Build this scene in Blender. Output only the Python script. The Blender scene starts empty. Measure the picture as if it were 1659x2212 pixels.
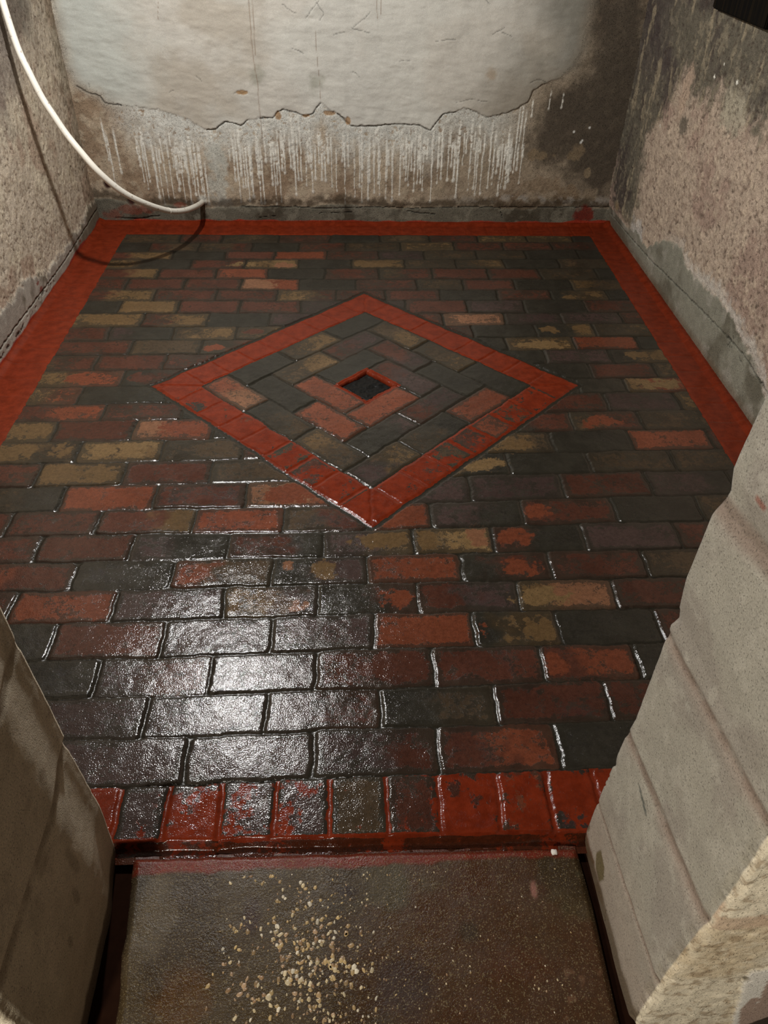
import bpy, bmesh, math, random
import numpy as np
from mathutils import Matrix, Vector

random.seed(7)
RNG = np.random.RandomState(11)
scene = bpy.context.scene
COL = scene.collection

# ------------------------------------------------------------------ camera
F_PX, CX, CY, CAM_H = 1662.0, 829.5, 1106.0, 1.25

def cam_rotation(vd, vv):
    Y = np.array([vd[0]-CX, vd[1]-CY, F_PX]); Y /= np.linalg.norm(Y)
    D = np.array([vv[0]-CX, vv[1]-CY, F_PX]); D -= D.dot(Y)*Y; D /= np.linalg.norm(D)
    return np.array([np.cross(Y, -D), Y, -D])
RC = cam_rotation((757, -313), (785, 3050))

cam_data = bpy.data.cameras.new('camera')
cam_data.sensor_fit = 'VERTICAL'
cam_data.sensor_height = 36.0
cam_data.sensor_width = 27.0
cam_data.lens = F_PX/2212*36.0
cam_data.clip_start = 0.01
cam = bpy.data.objects.new('camera', cam_data)
m = Matrix(((RC[0, 0], -RC[0, 1], -RC[0, 2], 0), (RC[1, 0], -RC[1, 1], -RC[1, 2], 0),
            (RC[2, 0], -RC[2, 1], -RC[2, 2], CAM_H), (0, 0, 0, 1)))
cam.matrix_world = m
COL.objects.link(cam)
scene.camera = cam

# ------------------------------------------------------------------ light and exposure
scene.view_settings.view_transform = 'Standard'
scene.view_settings.look = 'None'
scene.view_settings.gamma = 1.0
scene.view_settings.use_curve_mapping = False
scene.view_settings.exposure = 0.0

world = bpy.data.worlds.new('world')
scene.world = world
world.use_nodes = True
world.node_tree.nodes['Background'].inputs[0].default_value = (0.5, 0.42, 0.33, 1)
world.node_tree.nodes['Background'].inputs[1].default_value = 0.0

def point_light(name, loc, power, col, radius):
    d = bpy.data.lights.new(name, 'POINT')
    d.energy = power; d.color = col; d.shadow_soft_size = radius
    o = bpy.data.objects.new(name, d); o.location = loc
    COL.objects.link(o)
    return o
point_light('room_bulb', (-0.53, 2.134, 1.65), 98.0, (1.0, 0.98, 0.955), 0.03)
point_light('corridor_bulb', (-0.60, -0.80, 0.8), 60.0, (1.0, 0.93, 0.80), 0.05)

# ------------------------------------------------------------------ from measured points to the planes of the room
def ray(x, y):
    return RC @ np.array([x-CX, y-CY, F_PX])
def on_floor(x, y, z=0.0):
    d = ray(x, y); t = (z-CAM_H)/d[2]; return d[0]*t, d[1]*t
def on_back(x, y, Y=3.45):
    d = ray(x, y); t = Y/d[1]; return d[0]*t, d[2]*t+CAM_H
def on_side(x, y, X):
    d = ray(x, y); t = X/d[0]; return d[1]*t, d[2]*t+CAM_H
def x_at(px, Y, z=0.0):                    # world X of image column px on the floor line at depth Y
    q = np.array([0.0, Y, z-CAM_H])
    a0 = RC[:, 0].dot(q); a2 = RC[:, 2].dot(q)
    k = (px-CX)/F_PX
    return (k*a2-a0)/(RC[0, 0]-k*RC[0, 2])
def lin(c):
    c = np.asarray(c, float)/255.0
    return np.where(c <= 0.04045, c/12.92, ((c+0.055)/1.055)**2.4)

# ------------------------------------------------------------------ noise
LAT = RNG.rand(256, 256)
def vnoise(x, y, s=0):
    x = np.asarray(x, float)+s*17.31; y = np.asarray(y, float)+s*9.73
    xi = np.floor(x).astype(int); yi = np.floor(y).astype(int)
    fx = x-xi; fy = y-yi
    fx = fx*fx*(3-2*fx); fy = fy*fy*(3-2*fy)
    a = LAT[xi & 255, yi & 255]; b = LAT[(xi+1) & 255, yi & 255]
    c = LAT[xi & 255, (yi+1) & 255]; d = LAT[(xi+1) & 255, (yi+1) & 255]
    return (a*(1-fx)+b*fx)*(1-fy)+(c*(1-fx)+d*fx)*fy
def fbm(x, y, sc, octv=4, s=0, gain=0.55):
    v = 0; a = 1.0; t = 0
    for i in range(octv):
        v = v+a*vnoise(x*sc*2**i, y*sc*2**i, s+i*3.7); t += a; a *= gain
    return v/t                               # about 0..1, mean .5
def sst(e0, e1, x):
    t = np.clip((x-e0)/(e1-e0), 0, 1); return t*t*(3-2*t)
def seg_dist(px, py, pts, closed=False):
    d = np.full(np.shape(px), 1e9)
    n = len(pts)
    for i in range(n if closed else n-1):
        ax, ay = pts[i]; bx, by = pts[(i+1) % n]
        dx, dy = bx-ax, by-ay
        L = dx*dx+dy*dy+1e-12
        t = np.clip(((px-ax)*dx+(py-ay)*dy)/L, 0, 1)
        d = np.minimum(d, np.hypot(px-ax-t*dx, py-ay-t*dy))
    return d
def poly_sdf(px, py, pts):                   # positive inside
    d = seg_dist(px, py, pts, True)
    ins = np.zeros(np.shape(px), bool)
    n = len(pts); j = n-1
    for i in range(n):
        xi, yi = pts[i]; xj, yj = pts[j]
        if yi != yj:
            c = ((yi > py) != (yj > py)) & (px < (xj-xi)*(py-yi)/(yj-yi)+xi)
            ins ^= c
        j = i
    return np.where(ins, d, -d)
def mixc(col, c2, m):
    return col*(1-m[..., None])+np.asarray(c2)*m[..., None]

# ------------------------------------------------------------------ meshes from grids
def spaced(a, b, fine0, fine1, step, coarse=0.05):
    out = [a]; x = a
    while x < b-1e-9:
        x = min(b, x+(step if fine0-1e-9 <= x < fine1 else coarse))
        if out[-1] < fine0 < x: x = fine0
        out.append(x)
    return np.array(out)

def grid_mesh(name, P, col, mat, attrs=None, mask=None, parent=None, flip=False, mat2=None, mask2=None):
    """P: (n,m,3) points; col: (n,m,3) linear colour; mask: (n-1,m-1) faces kept"""
    n, mm = P.shape[:2]
    idx = np.arange(n*mm).reshape(n, mm)
    q = np.stack([idx[:-1, :-1], idx[1:, :-1], idx[1:, 1:], idx[:-1, 1:]], -1)
    if flip: q = q[..., ::-1]
    if mask is not None: q = q[mask]
    q = q.reshape(-1, 4)
    used = np.unique(q); remap = np.full(n*mm, -1); remap[used] = np.arange(len(used))
    q = remap[q]
    co = P.reshape(-1, 3)[used]
    me = bpy.data.meshes.new(name)
    me.vertices.add(len(co)); me.vertices.foreach_set('co', co.astype(np.float32).ravel())
    me.loops.add(q.size); me.loops.foreach_set('vertex_index', q.ravel().astype(np.int32))
    me.polygons.add(len(q))
    me.polygons.foreach_set('loop_start', np.arange(0, q.size, 4, dtype=np.int32))
    me.polygons.foreach_set('use_smooth', np.ones(len(q), bool))
    me.update(calc_edges=True)
    a = me.color_attributes.new('tint', 'FLOAT_COLOR', 'POINT')
    cc = np.ones((len(co), 4), np.float32); cc[:, :3] = col.reshape(-1, 3)[used]
    a.data.foreach_set('color', cc.ravel())
    for k, v in (attrs or {}).items():
        at = me.attributes.new(k, 'FLOAT', 'POINT')
        at.data.foreach_set('value', np.ascontiguousarray(v).reshape(-1)[used].astype(np.float32))
    me.materials.append(mat)
    if mat2 is not None:
        me.materials.append(mat2)
        mi = mask2[:-1, :-1] if mask is None else mask2[:-1, :-1][mask]
        me.polygons.foreach_set('material_index', mi.reshape(-1).astype(np.int32))
    o = bpy.data.objects.new(name, me)
    COL.objects.link(o)
    if parent: o.parent = parent
    return o

def bm_obj(name, bm, mat, parent=None, smooth=True):
    me = bpy.data.meshes.new(name); bm.to_mesh(me); bm.free()
    if smooth:
        me.polygons.foreach_set('use_smooth', np.ones(len(me.polygons), bool))
    me.materials.append(mat)
    o = bpy.data.objects.new(name, me); COL.objects.link(o)
    if parent: o.parent = parent
    return o
def tag(o, label=None, cat=None, kind=None, group=None):
    if label: o['label'] = label
    if cat: o['category'] = cat
    if kind: o['kind'] = kind
    if group: o['group'] = group
    return o

# ------------------------------------------------------------------ materials
def nmat(name):
    mt = bpy.data.materials.new(name); mt.use_nodes = True
    nt = mt.node_tree
    return mt, nt, nt.nodes['Principled BSDF']
def N(nt, t, **kw):
    n = nt.nodes.new(t)
    for k, v in kw.items():
        if k in n.inputs: n.inputs[k].default_value = v
        else: setattr(n, k, v)
    return n
def math_n(nt, op, a, b=None, c=None, clamp=False):
    n = nt.nodes.new('ShaderNodeMath'); n.operation = op; n.use_clamp = clamp
    for i, v in enumerate((a, b, c)):
        if v is None: continue
        if isinstance(v, (int, float)): n.inputs[i].default_value = v
        else: nt.links.new(v, n.inputs[i])
    return n.outputs[0]
def mix_rgb(nt, fac, a, b, blend='MIX'):
    n = nt.nodes.new('ShaderNodeMix'); n.data_type = 'RGBA'; n.blend_type = blend
    for i, v in ((0, fac), (6, a), (7, b)):
        if isinstance(v, (int, float)): n.inputs[i].default_value = v
        elif isinstance(v, tuple): n.inputs[i].default_value = v
        else: nt.links.new(v, n.inputs[i])
    return n.outputs[2]
def ramp_map(nt, v, a, b, c, d):
    n = nt.nodes.new('ShaderNodeMapRange')
    nt.links.new(v, n.inputs[0])
    for i, x in enumerate((a, b, c, d)): n.inputs[i+1].default_value = x
    n.interpolation_type = 'SMOOTHSTEP'
    return n.outputs[0]

def surface_mat(name, grain=700, grain_amt=0.25, speck=0.0, speck_scale=260, bump=0.25, bump_d=0.001,
                rough=0.9, blot=25, blot_amt=0.12, spec=0.3, rough_attr=False):
    mt, nt, bs = nmat(name)
    L = nt.links.new
    at = N(nt, 'ShaderNodeAttribute', attribute_name='tint')
    tc = N(nt, 'ShaderNodeTexCoord')
    n1 = N(nt, 'ShaderNodeTexNoise', Scale=grain, Detail=3.0, Roughness=0.6); L(tc.outputs['Object'], n1.inputs['Vector'])
    n2 = N(nt, 'ShaderNodeTexNoise', Scale=blot, Detail=6.0, Roughness=0.65); L(tc.outputs['Object'], n2.inputs['Vector'])
    f1 = ramp_map(nt, n1.outputs[0], 0.25, 0.75, 1-grain_amt, 1+grain_amt)
    f2 = ramp_map(nt, n2.outputs[0], 0.25, 0.75, 1-blot_amt, 1+blot_amt)
    f = math_n(nt, 'MULTIPLY', f1, f2)
    h = n1.outputs[0]
    if speck > 0:
        n3 = N(nt, 'ShaderNodeTexNoise', Scale=speck_scale, Detail=2.0, Roughness=0.5); L(tc.outputs['Object'], n3.inputs['Vector'])
        pit = ramp_map(nt, n3.outputs[0], 0.28, 0.42, 0.0, 1.0)
        f = math_n(nt, 'MULTIPLY', f, ramp_map(nt, n3.outputs[0], 0.28, 0.42, 1-speck, 1.0))
        h = math_n(nt, 'ADD', h, math_n(nt, 'MULTIPLY', pit, 1.2))
    v = nt.nodes.new('ShaderNodeVectorMath'); v.operation = 'SCALE'
    L(at.outputs['Color'], v.inputs[0]); L(f, v.inputs['Scale'])
    L(v.outputs[0], bs.inputs['Base Color'])
    bs.inputs['Specular IOR Level'].default_value = spec
    if rough_attr:
        ra = N(nt, 'ShaderNodeAttribute', attribute_name='rough'); L(ra.outputs['Fac'], bs.inputs['Roughness'])
    else:
        bs.inputs['Roughness'].default_value = rough
    bp = N(nt, 'ShaderNodeBump', Strength=bump, Distance=bump_d)
    L(h, bp.inputs['Height']); L(bp.outputs[0], bs.inputs['Normal'])
    return mt

def brick_mat():
    """wet brick: 'tint' brick colour, 'edge' metres inside the brick (negative = joint), 'smear' residue cover, 'paint' red paint cover"""
    mt, nt, bs = nmat('wet_brick')
    L = nt.links.new
    tc = N(nt, 'ShaderNodeTexCoord')
    def noise(sc, det=4.0, ro=0.6):
        n = N(nt, 'ShaderNodeTexNoise', Scale=sc, Detail=det, Roughness=ro); L(tc.outputs['Object'], n.inputs['Vector']); return n.outputs[0]
    A = lambda k: N(nt, 'ShaderNodeAttribute', attribute_name=k).outputs
    tint = A('tint')['Color']; edge = A('edge')['Fac']; smear = A('smear')['Fac']; paint = A('paint')['Fac']
    fine = noise(620, 3.0); mid = noise(95, 5.0, 0.7); big = noise(18, 5.0, 0.6)
    # brick colour with mottling
    v = nt.nodes.new('ShaderNodeVectorMath'); v.operation = 'SCALE'
    L(tint, v.inputs[0])
    L(math_n(nt, 'MULTIPLY', ramp_map(nt, fine, 0.3, 0.7, 0.82, 1.16), ramp_map(nt, mid, 0.28, 0.72, 0.78, 1.2)), v.inputs['Scale'])
    brick = v.outputs[0]
    # black specks in the brick
    sp = ramp_map(nt, noise(240, 1.0, 0.5), 0.24, 0.33, 0.55, 0.0)
    brick = mix_rgb(nt, sp, brick, (0.012, 0.010, 0.009, 1))
    # cement residue: covers by coverage, grows from the edges
    e1 = ramp_map(nt, edge, 0.0, 0.018, 0.56, 0.0)
    s = math_n(nt, 'ADD', math_n(nt, 'ADD', smear, e1), math_n(nt, 'MULTIPLY', math_n(nt, 'SUBTRACT', noise(55, 6.0, 0.72), 0.5), 1.7))
    s = math_n(nt, 'ADD', s, math_n(nt, 'MULTIPLY', math_n(nt, 'SUBTRACT', noise(300, 3.0, 0.6), 0.5), 0.75))
    cover = ramp_map(nt, s, 0.46, 0.54, 0.0, 0.92)
    resid = mix_rgb(nt, ramp_map(nt, big, 0.35, 0.65, 0.0, 1.0), (0.020, 0.018, 0.013, 1), (0.032, 0.029, 0.021, 1))
    resid = mix_rgb(nt, 0.22, resid, brick)
    c = mix_rgb(nt, cover, brick, resid)
    joint = ramp_map(nt, edge, -0.0015, 0.0015, 1.0, 0.0)
    c = mix_rgb(nt, joint, c, (0.022, 0.019, 0.013, 1))
    # red paint
    ps = math_n(nt, 'ADD', paint, math_n(nt, 'MULTIPLY', math_n(nt, 'SUBTRACT', mid, 0.5), 0.8))
    pm = ramp_map(nt, ps, 0.46, 0.56, 0.0, 1.0)
    pc = mix_rgb(nt, ramp_map(nt, noise(30, 6.0, 0.7), 0.32, 0.68, 0.0, 1.0), (0.125, 0.0155, 0.0045, 1), (0.20, 0.026, 0.008, 1))
    c = mix_rgb(nt, pm, c, pc)
    L(c, bs.inputs['Base Color'])
    wet = A('wet')['Fac']
    r = math_n(nt, 'ADD', ramp_map(nt, big, 0.3, 0.7, 0.08, 0.15), math_n(nt, 'MULTIPLY', joint, 0.12))
    r = math_n(nt, 'ADD', r, math_n(nt, 'MULTIPLY', math_n(nt, 'SUBTRACT', 1.0, wet), 0.25))
    L(r, bs.inputs['Roughness'])
    L(math_n(nt, 'MULTIPLY', math_n(nt, 'MULTIPLY', wet, 0.50), ramp_map(nt, pm, 0, 1, 1.0, 0.6)), bs.inputs['Specular IOR Level'])
    hh = math_n(nt, 'ADD', math_n(nt, 'MULTIPLY', fine, 0.35), math_n(nt, 'MULTIPLY', noise(420, 1.0, 0.5), 1.6))
    hh = math_n(nt, 'ADD', hh, math_n(nt, 'MULTIPLY', cover, 0.35))
    hh = math_n(nt, 'MULTIPLY', hh, ramp_map(nt, pm, 0, 1, 1.0, 0.75))
    bp = N(nt, 'ShaderNodeBump', Strength=1.0, Distance=0.00029)
    L(hh, bp.inputs['Height']); L(bp.outputs[0], bs.inputs['Normal'])
    return mt
M_BRICK = brick_mat()

# ------------------------------------------------------------------ THE BRICK FLOOR
# course lines, each measured at three places: (x, y) left, middle, right
LINES = [
 [(360, 506), (789, 507.5), (1240, 508)], [(360, 524), (789, 523), (1180, 522.5)], [(360, 543), (789, 542), (1180, 539.5)],
 [(360, 560), (789, 560), (1180, 559)], [(360, 580), (789, 579), (1180, 579)], [(360, 601), (789, 603), (1180, 603)],
 [(360, 625), (789, 626), (1180, 626)], [(360, 649), (850, 649), (1180, 647)], [(360, 676), (900, 676.5), (1180, 675)],
 [(360, 705), (950, 703), (1180, 699)], [(360, 734), (900, 731), (1180, 727)], [(360, 765.5), (760, 762), (1180, 755)],
 [(300, 799), (760, 793), (1180, 785)], [(300, 834), (760, 827), (1220, 818)], [(300, 871), (760, 861), (1260, 849)],
 [(320, 906.6), (760, 898), (1260, 888.5)], [(360, 950), (760, 941), (1300, 929)], [(380, 996), (760, 985), (1350, 973)],
 [(370, 1047), (760, 1034), (1260, 1020.5)], [(360, 1099), (800, 1090), (1260, 1074)], [(360, 1153), (789, 1146), (1300, 1129)],
 [(360, 1210.5), (789, 1199), (1320, 1187)], [(320, 1273), (789, 1260), (1320, 1249)], [(290, 1342.6), (789, 1324), (1310, 1316)],
 [(360, 1421), (789, 1401), (1310, 1391)], [(360, 1503), (753, 1490), (1240, 1470)], [(330, 1595), (800, 1572), (1210, 1561)],
 [(360, 1698), (800, 1675), (1240, 1660)]]
# each course: left joint of each brick in photo columns : main colour(s), residue 0-9
ROWS = [
 "262:o4 390:r5 481:o6 603:r7 713:k6 822:o6 927:r6 1032:y7 1137:y7 1236:k7 1290",
 "250:k6 322:ro4 430:or4 546:k7 646:r6 746:o6 865:y7 981:r5 1086:r5 1191:r6 1290",
 "240:ry4 373:k8 485:r3 594:R2 706:r6 818:p6 916:o6 1030:o7 1135:k7 1250:k7 1310",
 "225:yk6 412:k7 412.5:r4 530:yY3 645:k7 759:y3 874:o7 985:oy6 1090:k7 1207:o7 1330",
 "215:ry2 342:r3 467:R3 579:k7 702:r6 818:or5 934:r3 1055:r4 1167:o6 1290:k7 1340",
 "200:r4 273:r3 398:r3 521:SR2 646:k7 768:r6 901:o7 1000:r4 1111:k7 1233:yo6 1350",
 "190:ry5 335:r5 467:r5 598:yr5 726:r6 833:r3 952:k6 1075:r5 1191:ky6 1312:k7 1365",
 "175:k7 257:y3 385:r2 517:r3 650:p6 876:r3 1008:p6 1133:k7 1262:r5 1380",
 "165:y5 307:ry5 448:k7 581:p5 700:r6 840:r5 958:S5 1090:p6 1213:p6 1341:r6 1400",
 "150:r3 235:pk7 371:oy5 510:oy6 650:k6 900:r6 1021:k7 1157:ky6 1283:oy6 1420",
 "130:r4 284:o3 434:oR6 600:k6 960:k6 1093:y6 1240:R3 1377:k6 1430",
 "112:or4 208:r3 356:r5 500:k6 1030:k7 1177:p4 1319:ky5 1460",
 "90:yR6 264:kr6 420:r6 1110:k7 1276:r3 1415:oy5 1470",
 "70:yR6 172:k8 360:k6 1090:k7 1247:k7 1352:yR2 1500",
 "50:rR4 222:r4 395:k6 1030:k6 1170:r4 1309:p5 1464:y4 1510",
 "25:y4 117:r3 288:SR5 460:k6 1090:kr5 1233:or5 1381:o6 1540",
 "-10:yo4 170:Yy4 351:oo5 524:r5 680:k6 1040:yo5 1191:k7 1363:R2 1533:r4 1600",
 "-80:r3 80:yy3 268:rr5 456:o5 640:k5 920:yk4 1097:k7 1272:o6 1453:o5 1630",
 "-60:ok6 134:R1 335:r4 530:SR3 760:r5 860:p5 1014:p6 1215:r3 1401:pk5 1580:k6 1640",
 "-170:r3 18:r3 213:ry2 420:R3 612:or4 790:R2 930:pk6 1128:r5 1325:k7 1511:o6 1700",
 "-110:r5 81:r3 286:pk6 495:rk5 699:py4 894:yY4 1064:rk5 1260:p5 1464:r5 1650",
 "-40:Rr3 159:k8 372:Ro3 589:kp5 793:R4 995:kr6 1189:r5 1395:oy5 1600",
 "-190:r5 25:R3 246:pp3 485:yp4 688:kr6 901:rp5 1119:yS5 1328:r5 1530",
 "-120:k6 112:r2 353:p3 586:p4 806:R2 1023:ky6 1207:kk6 1421:r4 1600",
 "-30:k6 210:pr3 452:p3 684:r4 934:r4 1171:rR3 1374:k6 1560",
 "90:rp4 315:p3 572:pr3 822:ko5 1071:r4 1312:r5 1500",
 "120:rp2 401:p3 677:pr4 945:rR4 1204:k6 1440",
]
CODES = {'r': (90, 54, 42), 'R': (127, 69, 47), 'S': (144, 101, 74), 'p': (76, 60, 56), 'k': (54, 51, 44),
         'y': (114, 90, 60), 'Y': (134, 108, 73), 'o': (82, 67, 50)}
CODES = {k: lin(v)*0.70 for k, v in CODES.items()}

def build_floor():
    xs = np.arange(-1.135, 1.19, 0.0028)
    ys = [0.60]
    while ys[-1] < 3.47: ys.append(ys[-1]+0.0021+0.0007*(ys[-1]-0.6))
    ys = np.array(ys)
    X, Y = np.meshgrid(xs, ys, indexing='ij')
    wx = X+(fbm(X, Y, 22, 3, 1)-.5)*0.010; wy = Y+(fbm(X, Y, 20, 3, 5)-.5)*0.010
    wx = wx+(fbm(X, Y, 150, 2, 31)-.5)*0.003; wy = wy+(fbm(X, Y, 150, 2, 35)-.5)*0.003
    shape = X.shape
    col = np.zeros(shape+(3,)); col[:] = CODES['k']
    edge = np.full(shape, -0.01); smear = np.full(shape, 0.6); paint = np.zeros(shape)
    off = np.zeros(shape); part = np.zeros(shape, int)        # 0 field,1 border,2 diamond border,3 infill
    # ---- field courses
    lines = []
    for tr in LINES:
        w = [on_floor(*p) for p in tr]
        lines.append(w)
    def line_y(i, x):
        w = lines[i]; a = np.interp(x, [p[0] for p in w], [p[1] for p in w])
        # keep the slope a little outside the measured span
        sl = (w[2][1]-w[0][1])/(w[2][0]-w[0][0])
        return a+np.where(x < w[0][0], (x-w[0][0])*sl*0.6, 0)+np.where(x > w[2][0], (x-w[2][0])*sl*0.6, 0)
    LY = [line_y(i, wx) for i in range(len(lines))]
    rr = random.Random(3)
    def brick(mask, sx, sy, cx, cy, codes, cov, u, hu=0.0034, hv=0.0012, rad=0.007, L=0.23):
        """sx: distance to head ends, sy: distance to bed sides (inside positive)"""
        a = sx-hu-rr.uniform(-.001, .0015); b = sy-hv-rr.uniform(-.001, .0015)
        rad = rad*rr.uniform(0.6, 1.5)
        qa = np.maximum(rad-a, 0); qb = np.maximum(rad-b, 0)
        e = np.where((qa > 0) & (qb > 0), rad-np.hypot(qa, qb), np.minimum(a, b))
        edge[mask] = e
        c = CODES[codes[0]]*np.array([rr.uniform(.88, 1.12)]*3)*(1+(rr.random()-.5)*.08)
        cc = np.zeros(e.shape+(3,)); cc[:] = c
        if len(codes) > 1:
            c2 = CODES[codes[1]]*rr.uniform(.9, 1.1)
            t = sst(-.04, .04, u-(rr.uniform(-.15, .15))*L+(fbm(X[mask], Y[mask], 30, 3, 40)-.5)*.12)
            cc = cc*(1-t[:, None])+c2*t[:, None]
        lowf = (fbm(X[mask], Y[mask], 14, 2, rr.random()*50)-.5)
        cc = cc*(1+lowf[:, None]*0.5)
        col[mask] = cc
        s = cov/9.0
        smear[mask] = 0.13+s*0.58+(fbm(X[mask], Y[mask], 16, 3, rr.random()*60)-.5)*(0.70 if cov < 8 else .3)
        tx, ty = rr.uniform(-.006, .006), rr.uniform(-.014, .014)
        off[mask] = rr.uniform(-.0012, .0010)+tx*(X[mask]-cx)+ty*(Y[mask]-cy)
    fieldbox = (X > -1.01) & (X < 1.07)
    for i, row in enumerate(ROWS):
        ym = 0.5*(np.mean([p[1] for p in lines[i]])+np.mean([p[1] for p in lines[i+1]]))
        toks = row.split(); xj = []; cd = []
        for t in toks:
            q = t.split(':'); px = float(q[0])
            w0 = 0.5*(line_y(i, x_at(px, ym))+line_y(i+1, x_at(px, ym)))
            xj.append(float(x_at(px, float(w0)))); cd.append(q[1] if len(q) > 1 else '')
        xj[0] = min(xj[0], -0.975-0.03); 
        if xj[-1] < 1.05: xj[-1] = 1.08
        inrow = fieldbox & (wy < LY[i]) & (wy >= LY[i+1])
        for j in range(len(xj)-1):
            if xj[j+1]-xj[j] < 0.02: continue
            mk = inrow & (wx >= xj[j]) & (wx < xj[j+1])
            if not mk.any(): continue
            x_, y_ = wx[mk], wy[mk]
            sx = np.minimum(x_-xj[j], xj[j+1]-x_); sy = np.minimum(LY[i][mk]-y_, y_-LY[i+1][mk])
            cx = .5*(xj[j]+xj[j+1])
            brick(mk, sx, sy, cx, ym, cd[j][:-1], int(cd[j][-1]), x_-cx)
    # clean patches and spots seen on single bricks: photo x, y, half width, half height, colour, strength
    for (px, py, hw, hh, c) in [(183, 817, 28, 11, 'R'), (300, 815, 22, 9, 'r'), (80, 930, 36, 14, 'y'), (50, 973, 26, 15, 'y'), (135, 973, 24, 15, 'y'),
            (225, 972, 30, 13, 'Y'), (285, 968, 40, 15, 'Y'), (120, 1018, 32, 17, 'y'), (222, 1021, 30, 16, 'y'), (303, 1022, 24, 15, 'r'), (410, 1020, 32, 15, 'r'),
            (600, 1023, 40, 14, 'o'), (823, 1165, 62, 14, 'y'), (915, 1163, 26, 17, 'y'), (1032, 1160, 20, 19, 'S'), (622, 1223, 11, 11, 'S'), (705, 1230, 26, 17, 'y'),
            (860, 1292, 30, 17, 'R'), (1180, 1288, 60, 17, 'Y'), (1270, 1292, 30, 12, 'S'), (1172, 1364, 30, 23, 'y'), (1130, 1225, 42, 15, 'R'), (1110, 1158, 34, 14, 'R'),
            (1175, 744, 40, 8, 'Y'), (1190, 711, 18, 6, 'y'), (1260, 711, 20, 6, 'y'), (1375, 766, 22, 7, 'y'), (1420, 829, 42, 10, 'Y'), (1045, 1005, 45, 12, 'Y'),
            (1106, 963, 32, 14, 'y'), (1290, 912, 38, 11, 'R'), (1160, 1103, 26, 13, 'R'), (1272, 1105, 40, 12, 'r'), (525, 571, 24, 5, 'Y'), (612, 573, 22, 5, 'S'), (810, 572, 45, 6, 'y'),
            (565, 615, 32, 7, 'S'), (625, 614, 18, 6, 'R'), (330, 661, 50, 7, 'y'), (235, 688, 45, 7, 'y'), (415, 692, 25, 6, 'y'), (480, 718, 22, 6, 'y'), (545, 716, 20, 5, 'r'),
            (460, 751, 20, 6, 'R'), (500, 841, 26, 12, 'S'), (1232, 642, 14, 4, 'y'), (1285, 637, 12, 3, 'y'), (330, 920, 25, 12, 'S'), (400, 922, 45, 12, 'R'),
            (632, 1068, 55, 17, 'R'), (165, 1070, 20, 16, 'R'), (960, 1360, 60, 22, 'R'), (870, 1437, 75, 26, 'r'), (500, 1290, 16, 20, 'y'), (640, 1310, 20, 12, 'S'),
            (1195, 1437, 28, 22, 'R'), (1340, 1430, 24, 22, 'R'), (1240, 1480, 90, 18, 'r'), (1210, 1280, 14, 10, 'S'),
            (470, 838, 26, 14, 'S'), (520, 862, 30, 16, 'R')]:
        a = np.array(on_floor(px, py)); w = abs(on_floor(px+hw, py)[0]-a[0]); h = abs(on_floor(px, py-hh)[1]-a[1])
        d = ((X-a[0])/w)**2+((Y-a[1])/h)**2
        mk = sst(1.15, .8, d*.8+(fbm(X, Y, 45, 5, 70, .7)-.5)*4.5)
        near = d < 3.4
        cc = CODES[c]
        col[near] = col[near]*(1-mk[near][:, None])+cc*mk[near][:, None]
        smear[near] = smear[near]*(1-mk[near])+0.10*mk[near]
    # ---- outer red border
    xl, xr, yb, yf = -0.973, 1.033, 3.313, 0.728
    s = 0.097
    def soldier(mask, along, across0, depth, p0, paintv, pitch=s, hu=.004, codes='pkro'):
        k = np.floor((along-p0)/pitch).astype(int)
        fr = (along-p0)-k*pitch
        sx = np.minimum(fr, pitch-fr)
        edge[mask] = np.minimum(sx-hu, np.minimum(across0, depth-across0)-.004)
        base = np.array([CODES[codes[(kk*7+3) % len(codes)]] for kk in range(-60, 90)])
        col[mask] = base[np.clip(k+60, 0, 149)]
        smear[mask] = .42+(fbm(X[mask], Y[mask], 25, 3, 90)-.5)*.5
        hk = np.sin(k*12.9898)*43758.5453; hk = hk-np.floor(hk)
        off[mask] = (hk-.5)*.0016
        paint[mask] = paintv
    mk = fieldbox & (X < xl+(fbm(X, Y, 30, 3, 44)-.5)*.008) & (Y > yf) | (X <= -1.01)
    soldier(mk, wy[mk], X[mk]+1.125, .152, .66, 1.2); part[mk] = 1
    mk = (X > xr+(fbm(X, Y, 30, 3, 46)-.5)*.006) & (Y > yf) | (X >= 1.07)
    soldier(mk, wy[mk], X[mk]-xr, .125, .70, 1.2); part[mk] = 1
    mk = Y > yb+(fbm(X, Y, 30, 3, 47)-.5)*.004
    mk &= (Y-yb > (xl-X)) & (Y-yb > (X-xr))
    soldier(mk, wx[mk], Y[mk]-yb, .137, .02, 1.2, pitch=.0945); part[mk] = 1
    # front soldier course at the doorway: joints as measured
    fj = [-260, -120, 10, 130, 250, 355, 474, 592, 714, 836, 951, 1078, 1191, 1300, 1420, 1540, 1660, 1780]
    fx = [float(x_at(p, .675)) for p in fj]
    fx = [fx[0]-.35, fx[0]-.26, fx[0]-.17, fx[0]-.09]+fx+[fx[-1]+.09, fx[-1]+.18, fx[-1]+.27]
    front = (wy < LY[-1]) & (X > xl-.14) & (X < xr+.12)
    fcode = {250: 'p', 355: 'p', 474: 'p', 592: 'p', 714: 'o', 836: 'r', 951: 'r', 1078: 'R', 1191: 'p'}
    fpaint = {250: .30, 355: .62, 474: .42, 592: .40, 714: .30, 836: .36, 951: .60, 1078: .62, 1191: .64}
    fmap = {round(float(x_at(p, .675)), 4): p for p in fj}
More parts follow.
